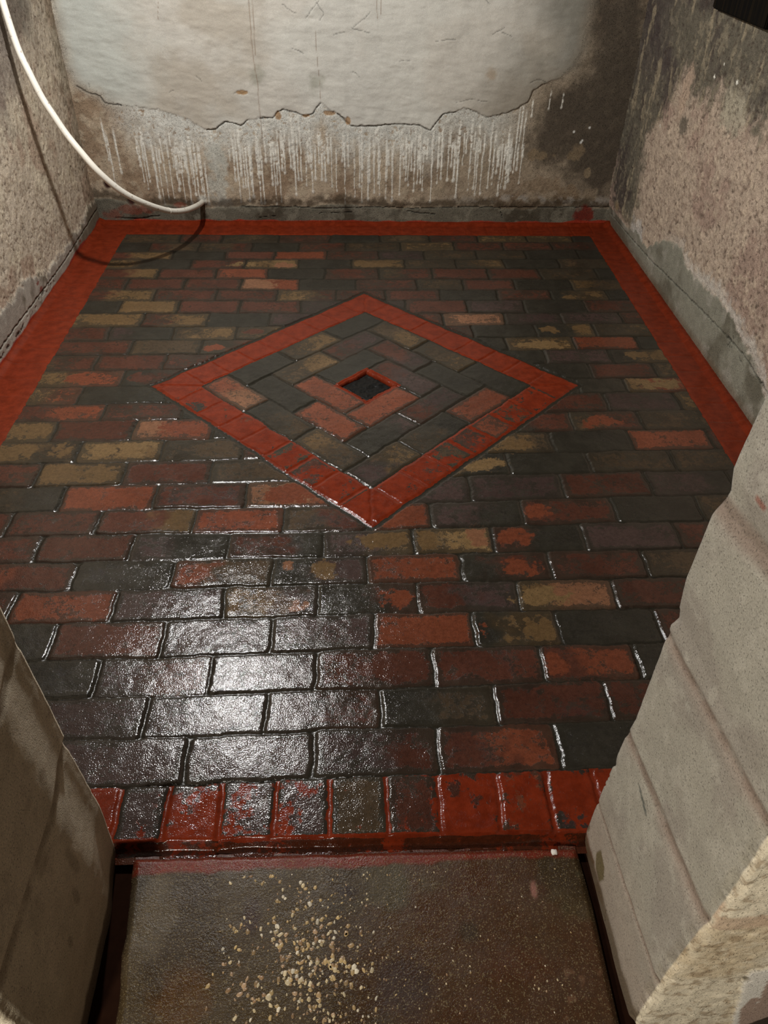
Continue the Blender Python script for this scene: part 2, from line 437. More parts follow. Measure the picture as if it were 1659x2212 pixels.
    for j in range(len(fx)-1):
        mk = front & (wx >= fx[j]) & (wx < fx[j+1])
        if not mk.any(): continue
        p = fmap.get(round(fx[j], 4), 0)
        sx = np.minimum(wx[mk]-fx[j], fx[j+1]-wx[mk])
        sy = np.minimum(LY[-1][mk]-wy[mk], wy[mk]-.627)
        brick(mk, sx, sy, .5*(fx[j]+fx[j+1]), .675, fcode.get(p, 'r'), 3, wx[mk], hu=.0045, L=.1)
        pv = fpaint.get(p, .9)+(fbm(X[mk], Y[mk], 30, 4, 61)-.5)*.9
        pv = np.maximum(pv, sst(.008, .001, sx)*.95)       # paint always run into the joints
        pv = np.maximum(pv, sst(.640, .628, Y[mk])*1.0)
        pv = np.where(Y[mk] > .68, np.minimum(pv, sst(.002, .012, sy+.004)*2), pv)
        paint[mk] = pv; part[mk] = 1
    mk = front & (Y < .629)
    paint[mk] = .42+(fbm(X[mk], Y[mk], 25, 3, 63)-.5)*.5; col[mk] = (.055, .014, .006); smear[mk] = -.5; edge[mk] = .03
    # ---- the diamond
    dcx, dcy = 0.038, 2.070
    U = (wx-dcx+wy-dcy)/math.sqrt(2); V = (-(wx-dcx)+wy-dcy)/math.sqrt(2)
    R_out, R_in, R0 = 0.4665, 0.361, 0.067
    ring = np.maximum(np.abs(U), np.abs(V))
    g = (ring < R_out+.012) & (ring >= R_out)
    edge[g] = np.minimum(edge[g], -.003)
    bd = (ring < R_out) & (ring >= R_in)
    for side in range(4):
        if side == 0: mk = bd & (V >= np.abs(U)); al, ac = U[mk], V[mk]; pv = 0.92        # NW
        elif side == 1: mk = bd & (U > np.abs(V)); al, ac = V[mk], U[mk]; pv = 0.80       # NE
        elif side == 2: mk = bd & (-V >= np.abs(U)); al, ac = U[mk], -V[mk]; pv = 0.53    # SE
        else: mk = bd & (-U > np.abs(V)); al, ac = V[mk], -U[mk]; pv = 0.56               # SW
        x_, y_ = X[mk], Y[mk]
        soldier(mk, al, ac-R_in, R_out-R_in, .045, 0, pitch=.0985, hu=.003, codes='rorRok' if side >= 2 else 'kpok')
        # corners are mitred
        edge[mk] = np.minimum(edge[mk], np.abs(ac-np.abs(al))/1.4-.003)
        k = np.floor((al-.045)/.0985); hk = np.sin(k*78.233+side*3.1)*43758.5453; hk = hk-np.floor(hk)
        p = pv+(hk-.5)*(.35 if side >= 2 else .15)+(fbm(x_, y_, 20, 3, 66+side)-.5)*(.7 if side >= 2 else .3)
        p = np.where(edge[mk] < .004, np.maximum(p, .85), p)
        p = np.where(np.abs(al) > .36, p+.5, p)
        p = np.minimum(p, sst(-.001, .005, ac-R_in)*3)
        paint[mk] = p
    part[bd] = 2
    inf = ring < R_in
    ringcol = {  # sides in order NW NE SE SW; bricks counted from the corner the side starts at
        1: {'NW': ['k7'], 'NE': ['rp4'], 'SE': ['R2'], 'SW': ['R2']},
        2: {'NW': ['oy6', 'rp5'], 'NE': ['rp4', 'k7'], 'SE': ['kp6', 'rp4'], 'SW': ['k7', 'R2']},
        3: {'NW': ['k7', 'oy5', 'k7'], 'NE': ['oy5', 'oy6', 'k7'], 'SE': ['py5', 'ok6', 'R2'], 'SW': ['RS4', 'ko6', 'yo5']}}
    for k in (1, 2, 3):
        a0 = R0+.098*(k-1); a1 = a0+.098
        rg = inf & (ring >= a0-1e-9) & (ring < a1+.0005)
        leg = a0+a1
        # local coordinates: along each side from its owned corner; NW owns top, SW left, SE bottom, NE right
        # strips: NW: V in [a0,a1], U in [-a0, a1];  NE: U in [a0,a1], V in [-a1, a0]
        #         SE: V in [-a1,-a0], U in [-a1, a0]; SW: U in [-a1,-a0], V in [-a0, a1]
        for sd in ('NW', 'NE', 'SE', 'SW'):
            if sd == 'NW': mk = rg & (V >= a0) & (U >= -a0); al, ac = U+a0, V-a0
            if sd == 'NE': mk = rg & (U >= a0) & (V <= a0); al, ac = a0-V, U-a0
            if sd == 'SE': mk = rg & (V <= -a0) & (U <= a0); al, ac = U+a1, -V-a0
            if sd == 'SW': mk = rg & (U <= -a0) & (V >= -a0); al, ac = a1-V, -U-a0
            n = len(ringcol[k][sd])
            for j in range(n):
                l0, l1 = leg*j/n, leg*(j+1)/n
                mj = mk & (al >= l0) & (al < l1)
                if not mj.any(): continue
                t = ringcol[k][sd][j]
                brick(mj, np.minimum(al[mj]-l0, l1-al[mj]), np.minimum(ac[mj], a1-a0-ac[mj]), X[mj].mean(), Y[mj].mean(),
                      t[:-1], int(t[-1]), al[mj]-.5*(l0+l1), rad=.006)
    part[inf] = 3
    # red rim painted round the drain
    rim = (ring >= R0-.012) & (ring < R0+.010)
    paint[rim] = np.maximum(paint[rim], .85*sst(.011, .006, np.abs(ring[rim]-R0-.001))+.1*(fbm(X[rim], Y[rim], 60, 2, 8)-.5))
    # ---- relief
    h = -0.0034*(1-sst(-.0030, .0034, edge))+off*sst(-.001, .004, edge)
    h += (fbm(X, Y, 45, 4, 12)-.5)*.0014+(fbm(X, Y, 7, 2, 19)-.5)*.003
    pk = sst(.46, .56, paint)
    bord = part == 1
    h = np.where(bord & (Y > .80), h*.3, h); h = np.where(part == 2, h*.6, h)
    # trowelled fillet of paint and cement along the walls
    h += .010*sst(-1.085, -1.115, X)+.010*sst(1.120, 1.145, X)*(Y > .8)+.010*sst(3.415, 3.445, Y)
    # front edge rolls off at the doorway
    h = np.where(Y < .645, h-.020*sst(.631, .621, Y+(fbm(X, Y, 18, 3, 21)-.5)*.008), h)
    h = np.where(ring < R0-.004, h-.035*sst(R0-.004, R0-.010, ring), h)
    # ---- split by part and link
    P = np.stack([X, Y, h], -1)
    wet = sst(3.3, 1.5, Y)*.8+.2
    wet = np.maximum(wet, 0)
    at = {'edge': edge, 'smear': smear, 'paint': paint, 'wet': wet}
    fp = part[:-1, :-1]
    hole = ring[:-1, :-1] < R0-.011
    fl = grid_mesh('floor', P, col, M_BRICK, at, (fp == 0))
    tag(fl, 'worn wet red and brown brick floor laid in running courses', kind='structure')
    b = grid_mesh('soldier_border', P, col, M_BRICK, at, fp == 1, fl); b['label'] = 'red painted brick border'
    b = grid_mesh('diamond_border', P, col, M_BRICK, at, fp == 2, fl); b['label'] = 'red painted diamond frame'
    b = grid_mesh('diamond_infill', P, col, M_BRICK, at, (fp == 3) & ~hole, fl); b['label'] = 'bricks laid in square rings around the drain'
    return fl
build_floor()

# ------------------------------------------------------------------ WALLS
M_WALL = surface_mat('old_plaster', grain=430, grain_amt=0.30, speck=0.55, speck_scale=300, bump=0.55, bump_d=0.0022, rough=0.92, blot=30, blot_amt=0.14)
M_PLASTER = surface_mat('trowelled_plaster', grain=380, grain_amt=0.10, bump=0.7, bump_d=0.0014, rough=0.8, blot=16, blot_amt=0.07)
def S(rgb, k=1.0): return lin(rgb)*k

def crack(h, col, A, B, pts, w, depth, dark=0.35, wob=.004, seed=0):
    x = A+(fbm(A, B, 60, 3, 100+seed)-.5)*wob*2; y = B+(fbm(A, B, 60, 3, 120+seed)-.5)*wob*2
    d = seg_dist(x, y, pts)
    mk = sst(w, w*.35, d)
    h -= mk*depth
    return h, col*(1-mk[..., None]*(1-dark))

def build_back_wall():
    xs = spaced(-1.16, 1.18, -1.16, 1.18, .0032); zs = spaced(-.03, 2.4, -.03, .93, .0032, .12)
    A, B = np.meshgrid(xs, zs, indexing='ij')
    W = lambda l: [on_back(*p) for p in l]
    n1 = fbm(A, B, 9, 5, 1); n2 = fbm(A, B, 40, 4, 2); n3 = fbm(A, B, 120, 3, 3)
    h = np.zeros(A.shape)
    # rough brown render
    col = np.zeros(A.shape+(3,)); col[:] = S((176, 160, 138))
    col = mixc(col, S((146, 126, 104)), sst(.45, .62, n1))
    col = mixc(col, S((178, 164, 142)), sst(.56, .70, n2)*.6)
    h += (n2-.5)*.004+(n3-.5)*.003
    # dark mould on the right
    mould = W([(1268, -60), (1276, 30), (1268, 85), (1250, 120), (1212, 160), (1170, 190), (1145, 225), (1125, 285), (1110, 340),
               (1150, 350), (1200, 365), (1215, 400), (1260, 410), (1330, 440), (1420, 300), (1420, -60)])
    sm = poly_sdf(A+(n1-.5)*.16, B+(fbm(A, B, 9, 4, 21)-.5)*.16, mould)
    sm = sm+(n2-.5)*.10
    mm = sst(-.05, .09, sm)
    h = h*(1-mm*.5)
    dk = np.zeros_like(col); dk[:] = S((46, 40, 36)); dk = mixc(dk, S((70, 62, 53)), sst(.5, .75, n2))
    dk = mixc(dk, S((38, 33, 31)), sst(.5, .6, n1)); dk = mixc(dk, S((40, 35, 32)), sst(.50, .70, fbm(A, B, 110, 2, 41))*.7)
    col = col*(1-mm[..., None])+dk*mm[..., None]
    # pale tan flakes low on the right
    for (px, py, a_, b_, c) in [(1165, 335, 26, 12, (140, 120, 92)), (1245, 330, 16, 16, (135, 115, 88)), (1170, 400, 36, 18, (150, 130, 106)), (1225, 420, 22, 22, (140, 118, 92)),
                             (1270, 375, 7, 10, (150, 132, 104)), (1275, 420, 16, 12, (150, 134, 112))]:
        x0, z0 = on_back(px, py)
        d = ((A-x0)/(a_*.0021))**2+((B-z0)/(b_*.0019))**2+(n2-.5)*3
        col = mixc(col, S(c), sst(1.5, .6, d)*.9)
    # whitish salts along the foot of the render
    salt = sst(.026, .0, np.abs(B-.108-(n1-.5)*.04))*sst(.2, .75, A)*sst(.44, .54, n2)
    col = mixc(col, S((176, 172, 164)), salt*.9)
    # paler render just below the plaster edge and the pale runs
    edge_px = [(90, -60), (108, 0), (122, 60), (143, 150), (165, 186), (186, 198), (215, 208), (226, 222), (262, 228), (340, 238), (400, 256), (447, 281), (465, 280),
               (487, 263), (510, 268), (520, 273), (535, 260), (560, 256), (590, 255), (600, 242), (612, 236), (640, 244), (662, 252), (676, 245), (692, 224), (730, 246), (758, 273),
               (800, 273), (850, 268), (905, 271), (930, 282), (957, 247), (985, 241), (1010, 234), (1050, 254), (1100, 243), (1140, 222), (1152, 196), (1180, 180), (1210, 168),
               (1240, 148), (1262, 110), (1272, 60), (1284, 0), (1290, -60)]
    E = W(edge_px)
    ez = np.interp(A, [p[0] for p in E[4:-5]], [p[1] for p in E[4:-5]])
    below = ez-B
    pale = sst(.20, .03, below+(n2-.5)*.09+(fbm(A, B*.4, 30, 3, 15)-.5)*.16)*sst(-1.04, -.84, A)*sst(.80, .55, A)
    col = mixc(col, S((206, 206, 198)), np.clip(pale, 0, 1)*.96*sst(.30, .48, n3*.6+n2*.4+.06))
    col = mixc(col, S((112, 100, 84)), sst(-.05, .5, A+(n1-.5)*.5)*.45*(1-pale*.7))
    rr = random.Random(5)
    runs = [(235, 268, 345), (250, 300, 400), (262, 290, 372), (300, 300, 345), (312, 300, 392), (322, 330, 380), (345, 340, 425), (356, 320, 440), (366, 345, 430), (377, 320, 428),
            (388, 330, 410), (402, 318, 436), (415, 330, 440), (424, 350, 420), (433, 345, 442), (443, 355, 425), (452, 360, 440), (521, 300, 436), (540, 320, 432), (548, 345, 425),
            (565, 300, 438), (572, 330, 438), (590, 310, 398), (598, 305, 440), (608, 340, 435), (610, 300, 365), (628, 300, 360), (634, 260, 365), (640, 330, 420), (652, 270, 388),
            (663, 350, 400), (672, 280, 360), (682, 320, 385), (718, 310, 402), (728, 330, 412), (746, 300, 438), (766, 330, 425), (782, 335, 436), (795, 345, 430), (808, 320, 415),
            (820, 330, 420), (833, 310, 428), (846, 325, 432), (863, 320, 420), (881, 290, 400), (893, 320, 412), (901, 300, 395), (912, 310, 410), (929, 280, 436), (943, 300, 395),
            (952, 310, 385), (965, 290, 388), (984, 270, 425), (1010, 280, 410), (1025, 270, 420), (1036, 290, 418), (1052, 280, 405), (1062, 290, 398), (1075, 300, 420), (1090, 310, 405),
            (1108, 240, 372), (1117, 230, 345), (1128, 250, 320), (1148, 220, 250), (1186, 200, 235), (1213, 205, 232)]
    for i in range(130):
        x_ = rr.uniform(300, 1130); y0 = rr.uniform(275, 330); runs.append((x_, y0, y0+rr.uniform(20, 95)))
    for (x_, y0, y1) in runs:
        a0, z0 = on_back(x_, y0); a1, z1 = on_back(x_, y1); a0 = a1 = a1
        w = rr.uniform(.0030, .0060)
        cx = a0+(vnoise(B*30, B*0+rr.random()*90)-.5)*.004
        t = (z0-B)/(z0-z1)
        ww = w*(1.25-.75*np.clip(t, 0, 1))
        mk = sst(ww, ww*.4, np.abs(A-cx))*sst(-.25, .1, t)*sst(1.0, .97, t)*sst(.30, .50, n3+.10)
        tip = sst(w*1.5, w*.6, np.hypot(A-cx, (B-z1)*.6))
        mk = np.maximum(mk, tip*.8)
        col = mixc(col, S((226, 224, 214)), mk*.95); h += mk*.001
    # salt bloom where the pipe meets the wall
    x0, z0 = on_back(470, 370); mk = sst(.05, .01, np.abs(A-x0)+(n2-.5)*.10)*sst(.16, .10, np.abs(B-.20))
    col = mixc(col, S((186, 186, 176)), mk*.8)
    x0, z0 = on_back(438, 432); mk = sst(.030, .008, np.hypot(A-x0, B-z0)); col = mixc(col, S((200, 198, 188)), mk); h += mk*.006
    # smooth upper plaster, its lower edge stands a little proud
    pl = poly_sdf(A+(n2-.5)*.014, B+(fbm(A, B, 55, 3, 23)-.5)*.014, E+[(E[-1][0], 3.0), (E[0][0]-.15, 3.0)])
    pm = sst(-.001, .006, pl)
    side = sst(-.85, -1.0, A)+sst(.70, .9, A)
    pm = np.where(side > 0, sst(-.02-.02, .06, pl)*side+pm*(1-np.clip(side, 0, 1)), pm); pm = np.clip(pm, 0, 1)
    pc = np.zeros_like(col); pc[:] = S((194, 190, 180))
    pc = mixc(pc, S((181, 174, 161)), sst(.45, .65, fbm(A, B, 4, 5, 61)))
    pc = mixc(pc, S((198, 196, 187)), sst(.5, .66, fbm(A, B, 3, 4, 67)))
    # grey dampness fading towards the right edge
    pc = mixc(pc, S((120, 118, 108)), sst(.52, .88, A+(fbm(A, B, 5, 4, 71)-.5)*.35)*.85)
    pc = mixc(pc, S((180, 188, 182)), sst(-.7, -.95, A+(n1-.5)*.2)*.6)
    x0, z0 = on_back(1110, 235); pc = mixc(pc, S((140, 132, 118)), sst(.3, .05, np.hypot(A-x0, (B-z0)*1.6)+(n1-.5)*.15)*.8)
    x0, z0 = on_back(1060, 160); pc = mixc(pc, S((150, 130, 105)), sst(.035, .01, np.hypot(A-x0, B-z0)+(n2-.5)*.03)*.6)
    for (px, py) in [(555, 165), (683, 180)]:
        x0, z0 = on_back(px, py); pc = mixc(pc, S((140, 140, 124)), sst(.04, .01, np.hypot(A-x0, B-z0)+(n2-.5)*.05)*.55)
    col = col*(1-pm[..., None])+pc*pm[..., None]
    hp = (fbm(A, B, 6, 4, 81)-.5)*.012+(fbm(A+B*.5, B*2.5, 16, 4, 85)-.5)*.0055+(n3-.5)*.0006+.0035
    h = h*(1-pm)+hp*pm
    # open crack along part of the plaster edge
    for seg in [(4, 9), (11, 17), (17, 25), (25, 33)]:
        h, col = crack(h, col, A, B, E[seg[0]:seg[1]], .0030, .006, .28, .0035, seg[0])
    for seg in [(33, 39)]:
        h, col = crack(h, col, A, B, E[seg[0]:seg[1]], .0016, .003, .5, .004, seg[0])
    # orange brown exposed spots at the broken edge
    for (px, py, r1, r2) in [(600, 250, 7, 9), (712, 245, 14, 6), (752, 262, 5, 9), (660, 250, 8, 4)]:
        x0, z0 = on_back(px, py); d = np.hypot((A-x0)/(r1*.002), (B-z0)/(r2*.0018))+(n2-.5)*.8
        mk = sst(1.1, .8, d); col = mixc(col, S((158, 124, 84)), mk*.85); h -= mk*.003
    # small nicks and hair cracks of the plaster
    nick = [[(505, 203), (515, 198), (522, 205), (535, 198)], [(758, 155), (770, 158), (778, 168)], [(940, 90), (965, 86), (985, 85)], [(1085, 70), (1105, 78)], [(610, 10), (640, 30)],
            [(765, 58), (790, 38), (800, 25)], [(630, 105), (655, 115)], [(720, 75), (745, 70)], [(800, 72), (760, 60)], [(190, 178), (193, 186)], [(425, 165), (436, 175)], [(365, 200), (375, 195)],
            [(680, 0), (700, 30), (690, 45)], [(660, 40), (690, 0)], [(1050, 0), (1058, 8)], [(1065, 75), (1090, 60)], [(865, 132), (885, 130)], [(985, 222), (1015, 215), (1055, 218)],
            [(1145, 178), (1165, 170), (1180, 176)]]
    for i, l in enumerate(nick):
        h, col = crack(h, col, A, B, W(l), .0018, .0025, .5, .004, i+200)
    x0, z0 = on_back(522, 200); d = np.hypot((A-x0)/.030, (B-z0)/.009)+(n2-.5)*.7
    mk = sst(1.0, .8, d); col = mixc(col, S((150, 118, 78)), mk*.9); h -= mk*.002
    for l, w in [([(537, -10), (546, 120), (558, 190), (566, 300)], .0020), ([(545, -10), (552, 118)], .0018), ([(812, -10), (815, 40)], .0018), ([(822, -10), (823, 30)], .002), ([(680, 60), (692, 218)], .0012), ([(343, 0), (342, 48)], .001)]:
        d = seg_dist(A+(n1-.5)*.01, B, W(l)); mk = sst(w*1.2, w*.4, d); col = mixc(col, S((128, 104, 82)), mk*.6)
    # small white spots on mould
    for (px, py) in [(1274, 276), (1258, 304), (1240, 285), (1255, 308)]:
        x0, z0 = on_back(px, py); col = mixc(col, S((225, 225, 220)), sst(.006, .003, np.hypot(A-x0, B-z0)))
    # grey cement band at the foot of the wall
    top = .073+(fbm(A, B*0, 9, 4, 91)-.5)*.05+sst(-.9, -1.1, A)*.03
    band = sst(-.004, .004, top-B)
    gc = np.zeros_like(col); gc[:] = S((98, 94, 82)); gc = mixc(gc, S((72, 66, 54)), sst(.45, .65, n1)); gc = mixc(gc, S((122, 118, 104)), sst(.55, .7, fbm(A, B, 25, 3, 95))*.6)
    up = sst(.034, .0, np.abs(B-top-.014)+(n2-.5)*.05)
    col = mixc(col, S((58, 47, 32)), up*.8)
    col = col*(1-band[..., None])+gc*band[..., None]; h = h*(1-band*.7)+band*.004
    for i, (l, w) in enumerate([([(520, 446), (640, 447), (700, 450), (800, 447), (900, 450), (1000, 447), (1100, 448), (1320, 447)], .0022), ([(250, 470), (300, 472), (345, 465)], .0030),
                             ([(880, 455), (905, 460), (940, 462)], .0022), ([(560, 470), (600, 465)], .0012), ([(690, 460), (760, 458)], .0012), ([(1080, 447), (1085, 470)], .0012)]):
        h, col = crack(h, col, A, B, W(l), w, .006, .12, .003, 300+i)
    # red paint spots on the band and brushed on at the foot
    for (px, py, a_, b_) in [(298, 452, 36, 12), (245, 463, 20, 12), (390, 443, 14, 6), (1262, 465, 22, 22), (1330, 470, 12, 14)]:
        x0, z0 = on_back(px, py); d = ((A-x0)/(a_*.0021))**2+((B-z0)/(b_*.0018))**2+(n2-.5)*2.2
        col = mixc(col, S((124, 52, 34) if px != 1262 else (110, 30, 16)), sst(1.3, .3, d)*(.5 if px != 1262 else .9))
    ft = .012+(fbm(A, B*0, 14, 3, 97)-.5)*.014+.008*sst(.9, 1.1, A)
    col = mixc(col, S((150, 48, 26)), sst(-.002, .002, ft-B))
    for (px, py, r_) in [(232, 400, 9), (283, 436, 7)]:
        x0, z0 = on_back(px, py); mk = sst(1.2, .6, np.hypot(A-x0, B-z0)/(r_*.0019)+(n2-.5)*.5); col = mixc(col, S((50, 22, 14)), mk); h -= mk*.01
    col = mixc(col, S((70, 62, 54)), sst(.98, 1.2, B)*.9)  # unseen wall above the view, coloured dark to cut bounce light
    Y = 3.452-h
    P = np.stack([A, Y, B], -1)
    o = grid_mesh('wall_back', P, col, M_WALL, None, None, mat2=M_PLASTER, mask2=pm > .6)
    return tag(o, 'back wall with pale plaster above brown render with white runs', kind='structure')
build_back_wall()

def build_left_wall():
    X0 = -1.12
    ys = spaced(.60, 3.47, 2.05, 3.47, .0034, .06); zs = spaced(-.03, 2.4, -.03, .93, .0034, .12)
    A, B = np.meshgrid(ys, zs, indexing='ij')
    W = lambda l: [on_side(p[0], p[1], X0) for p in l]
    n1 = fbm(A, B, 7, 5, 11); n2 = fbm(A, B, 60, 3, 12); n3 = fbm(A, B, 140, 2, 13); n4 = fbm(A, B, 3.5, 4, 14)
    h = (n2-.5)*.0028+(n3-.5)*.0022+(n4-.5)*.014
    col = np.zeros(A.shape+(3,)); col[:] = S((200, 186, 166))
    col = mixc(col, S((210, 197, 174)), sst(.48, .62, n1)); col = mixc(col, S((180, 158, 138)), sst(.52, .66, fbm(A, B, 6, 4, 18)))
    col = mixc(col, S((130, 108, 88)), sst(.54, .68, n2)*.5); col = mixc(col, S((206, 190, 164)), sst(.56, .7, n3)*.5)
    # grey black mould up at the back corner
    mk = sst(.30, .0, np.abs(A-3.05)+(n1-.5)*.5)*sst(.60, .82, B+(n1-.5)*.3)
    col = mixc(col, S((84, 80, 72)), mk*.8)
    mk = sst(.25, .05, np.abs(A-2.75)+(n1-.5)*.5)*sst(.5, .62, B+(n1-.5)*.3); col = mixc(col, S((96, 88, 84)), mk*.6)
    col = mixc(col, S((108, 98, 78)), sst(3.30, 3.45, A+(n2-.5)*.2)*.6)
    # deep pits
    pit = sst(.30, .22, fbm(A, B, 95, 2, 24)); h -= pit*.002; col = mixc(col, S((80, 62, 50)), pit*.5)
    # cement base
    top = .080+(fbm(A, B*0, 5, 4, 25)-.5)*.06+.06*sst(2.75, 2.5, A)+.03*sst(3.2, 3.4, A)
    band = sst(-.012, .012, top-B+(n2-.5)*.05)
    gc = np.zeros_like(col); gc[:] = S((158, 150, 138)); gc = mixc(gc, S((112, 104, 88)), sst(.42, .6, n1-.12+.3*sst(2.9, 3.2, A))); gc = mixc(gc, S((176, 170, 158)), sst(.5, .65, fbm(A, B, 20, 4, 28))*.8*sst(3.1, 2.8, A))
    col = col*(1-band[..., None])+gc*band[..., None]; h = h*(1-band*.75)+band*.006
    h, col = crack(h, col, A, B, [(2.0, .045), (2.4, .050), (2.8, .040), (3.1, .045), (3.45, .060)], .0030, .008, .15, .004, 31)
    # flaked cavities along the base
    cav = sst(.012, 0, np.abs(B-.028-(n1-.5)*.05))*sst(2.95, 2.7, A)*sst(.56, .64, n2)
    h -= cav*.005; col = mixc(col, S((46, 34, 26)), cav*.8)
    ft = .016+(fbm(A, B*0, 12, 3, 29)-.5)*.020
    col = mixc(col, S((140, 44, 24)), sst(-.003, .003, ft-B))
    for (px, py, a_, b_) in [(85, 625, .02, .012), (78, 612, .012, .006), (170, 520, .008, .006)]:
        y0, z0 = on_side(px, py, X0); d = np.hypot((A-y0)/a_, (B-z0)/b_)+(n2-.5)*1.2; col = mixc(col, S((120, 48, 34)), sst(1.1, .8, d)*.8)
    col = mixc(col, S((70, 62, 54)), np.maximum(sst(.98, 1.2, B), sst(2.05, 1.7, A))*.9)  # out-of-view top and near end toned dark to weaken bounce light
    P = np.stack([X0+h*1.0, A, B], -1)
    o = grid_mesh('wall_left', P, col, M_WALL, None, None, flip=True)
    return tag(o, 'rough pitted beige stucco wall with cement base', kind='structure')
build_left_wall()

def build_right_wall():
    X0 = 1.145
    ys = spaced(.60, 3.47, 1.70, 3.47, .0034, .06); zs = spaced(-.03, 2.4, -.03, .98, .0034, .12)
    A, B = np.meshgrid(ys, zs, indexing='ij')
    W = lambda l: [on_side(p[0], p[1], X0) for p in l]
    n1 = fbm(A, B, 7, 5, 51); n2 = fbm(A, B, 45, 4, 52); n3 = fbm(A, B, 140, 2, 53); n4 = fbm(A, B, 3, 4, 54)
    h = (n2-.5)*.008+(n3-.5)*.005+(n4-.5)*.012
    col = np.zeros(A.shape+(3,)); col[:] = S((178, 160, 142))
    col = mixc(col, S((162, 140, 125)), sst(.48, .64, n1)); col = mixc(col, S((196, 178, 156)), sst(.55, .7, n2)*.6)
    col = mixc(col, S((118, 98, 84)), sst(.60, .72, fbm(A, B, 60, 3, 57))*.5)
    # dark mould over the far upper part
    mould = W([(1395, -80), (1322, 430), (1342, 470), (1372, 480), (1392, 420), (1400, 330), (1420, 285), (1450, 240), (1478, 180), (1500, 240), (1520, 265), (1550, 195), (1590, 210), (1659, 290), (1700, 100), (1700, -80)])
    sm = poly_sdf(A+(n1-.5)*.16, B+(fbm(A, B, 7, 4, 58)-.5)*.20, mould)+(n2-.5)*.12
    mm = sst(-.03, .05, sm)
    dk = np.zeros_like(col); dk[:] = S((88, 84, 72)); dk = mixc(dk, S((62, 57, 52)), sst(.45, .6, n1)); dk = mixc(dk, S((120, 112, 94)), sst(.54, .68, n2)*.8)
    dk = mixc(dk, S((60, 54, 54)), sst(2.95, 3.3, A+(n1-.5)*.5)*sst(.5, .7, B)*.7)
    streak = sst(.60, .74, fbm(A*3, B*.6, 12, 3, 62)); dk = mixc(dk, S((150, 138, 114)), streak*.75)
    lt = 1-.0*mm
    col = col*(1-mm[..., None]*.92)+dk*mm[..., None]*.92
    for (px, py, a_, b_, c) in [(1478, 205, .04, .09, (176, 154, 134)), (1580, 240, .10, .07, (168, 160, 140)), (1475, 270, .05, .03, (96, 90, 78)), (1340, 445, .03, .02, (150, 130, 100))]:
        y0, z0 = on_side(px, py, X0); d = np.hypot((A-y0)/a_, (B-z0)/b_)+(n2-.5)*1.4; col = mixc(col, S(c), sst(1.2, .6, d)*.8)
    for (px, py) in [(1427, 272), (1583, 178), (1560, 138), (1538, 165)]:
        y0, z0 = on_side(px, py, X0); col = mixc(col, S((225, 222, 210)), sst(.006, .003, np.hypot(A-y0, (B-z0))+(n3-.5)*.008))
    pit = sst(.33, .25, fbm(A, B, 110, 2, 64)); h -= pit*.003; col = mixc(col, S((64, 50, 42)), pit*.6)
    # grey smooth patches above the cement base
    patch = W([(1335, 470), (1375, 500), (1395, 535), (1430, 515), (1465, 540), (1490, 595), (1545, 640), (1580, 690), (1610, 760), (1640, 830), (1660, 900), (1500, 800), (1330, 520)])
    sm = poly_sdf(A+(n2-.5)*.03, B+(fbm(A, B, 30, 3, 65)-.5)*.04, patch)
    band = np.maximum(sst(-.004, .006, sm), sst(-.004, .006, .085+(n1-.5)*.03-B))
    gc = np.zeros_like(col); gc[:] = S((138, 136, 122)); gc = mixc(gc, S((108, 104, 90)), sst(.42, .62, n1)); gc = mixc(gc, S((160, 156, 144)), sst(.58, .7, fbm(A, B, 16, 4, 68))*.6)
    rim = sst(.03, .0, np.abs(sm+.012)+(n2-.5)*.04)*sst(2.9, 2.4, A)
    col = mixc(col, S((196, 190, 180)), rim*.75)
    y0, z0 = on_side(1375, 500, X0); col = mixc(col, S((190, 186, 180)), sst(1.2, .5, np.hypot((A-y0)/.08, (B-z0)/.05)+(n2-.5)*1.2)*.8*(1-band*0))
    col = col*(1-band[..., None])+gc*band[..., None]; h = h*(1-band*.8)+band*.003
    # brown stain just above the paint
    col = mixc(col, S((96, 70, 46)), sst(.045, .01, B+(n1-.5)*.02)*.55)
    h, col = crack(h, col, A, B, W([(1320, 462), (1400, 560), (1450, 610), (1530, 690), (1600, 765), (1650, 850)]), .0026, .007, .12, .003, 71)
    for l in [[(1530, 700), (1540, 670), (1545, 655)], [(1575, 735), (1560, 720)], [(1575, 750), (1565, 745), (1580, 730)], [(1590, 770), (1600, 790)]]:
        h, col = crack(h, col, A, B, W(l), .0016, .003, .3, .003, 75)
    ft = .008+(fbm(A, B*0, 12, 3, 79)-.5)*.012
    col = mixc(col, S((118, 30, 12)), sst(-.002, .002, ft-B))
    col = mixc(col, S((70, 62, 54)), np.maximum(sst(1.0, 1.2, B), sst(1.7, 1.3, A))*.9)  # unseen top and near end darkened to hold down bounce light
    Xb = 1.156-.026*sst(2.6, 3.45, A)*sst(.0, .15, B)
    P = np.stack([Xb-h, A, B], -1)
    o = grid_mesh('wall_right', P, col, M_WALL, None, None)
    return tag(o, 'right wall with pinkish stucco, dark mould and grey cement base', kind='structure')
build_right_wall()

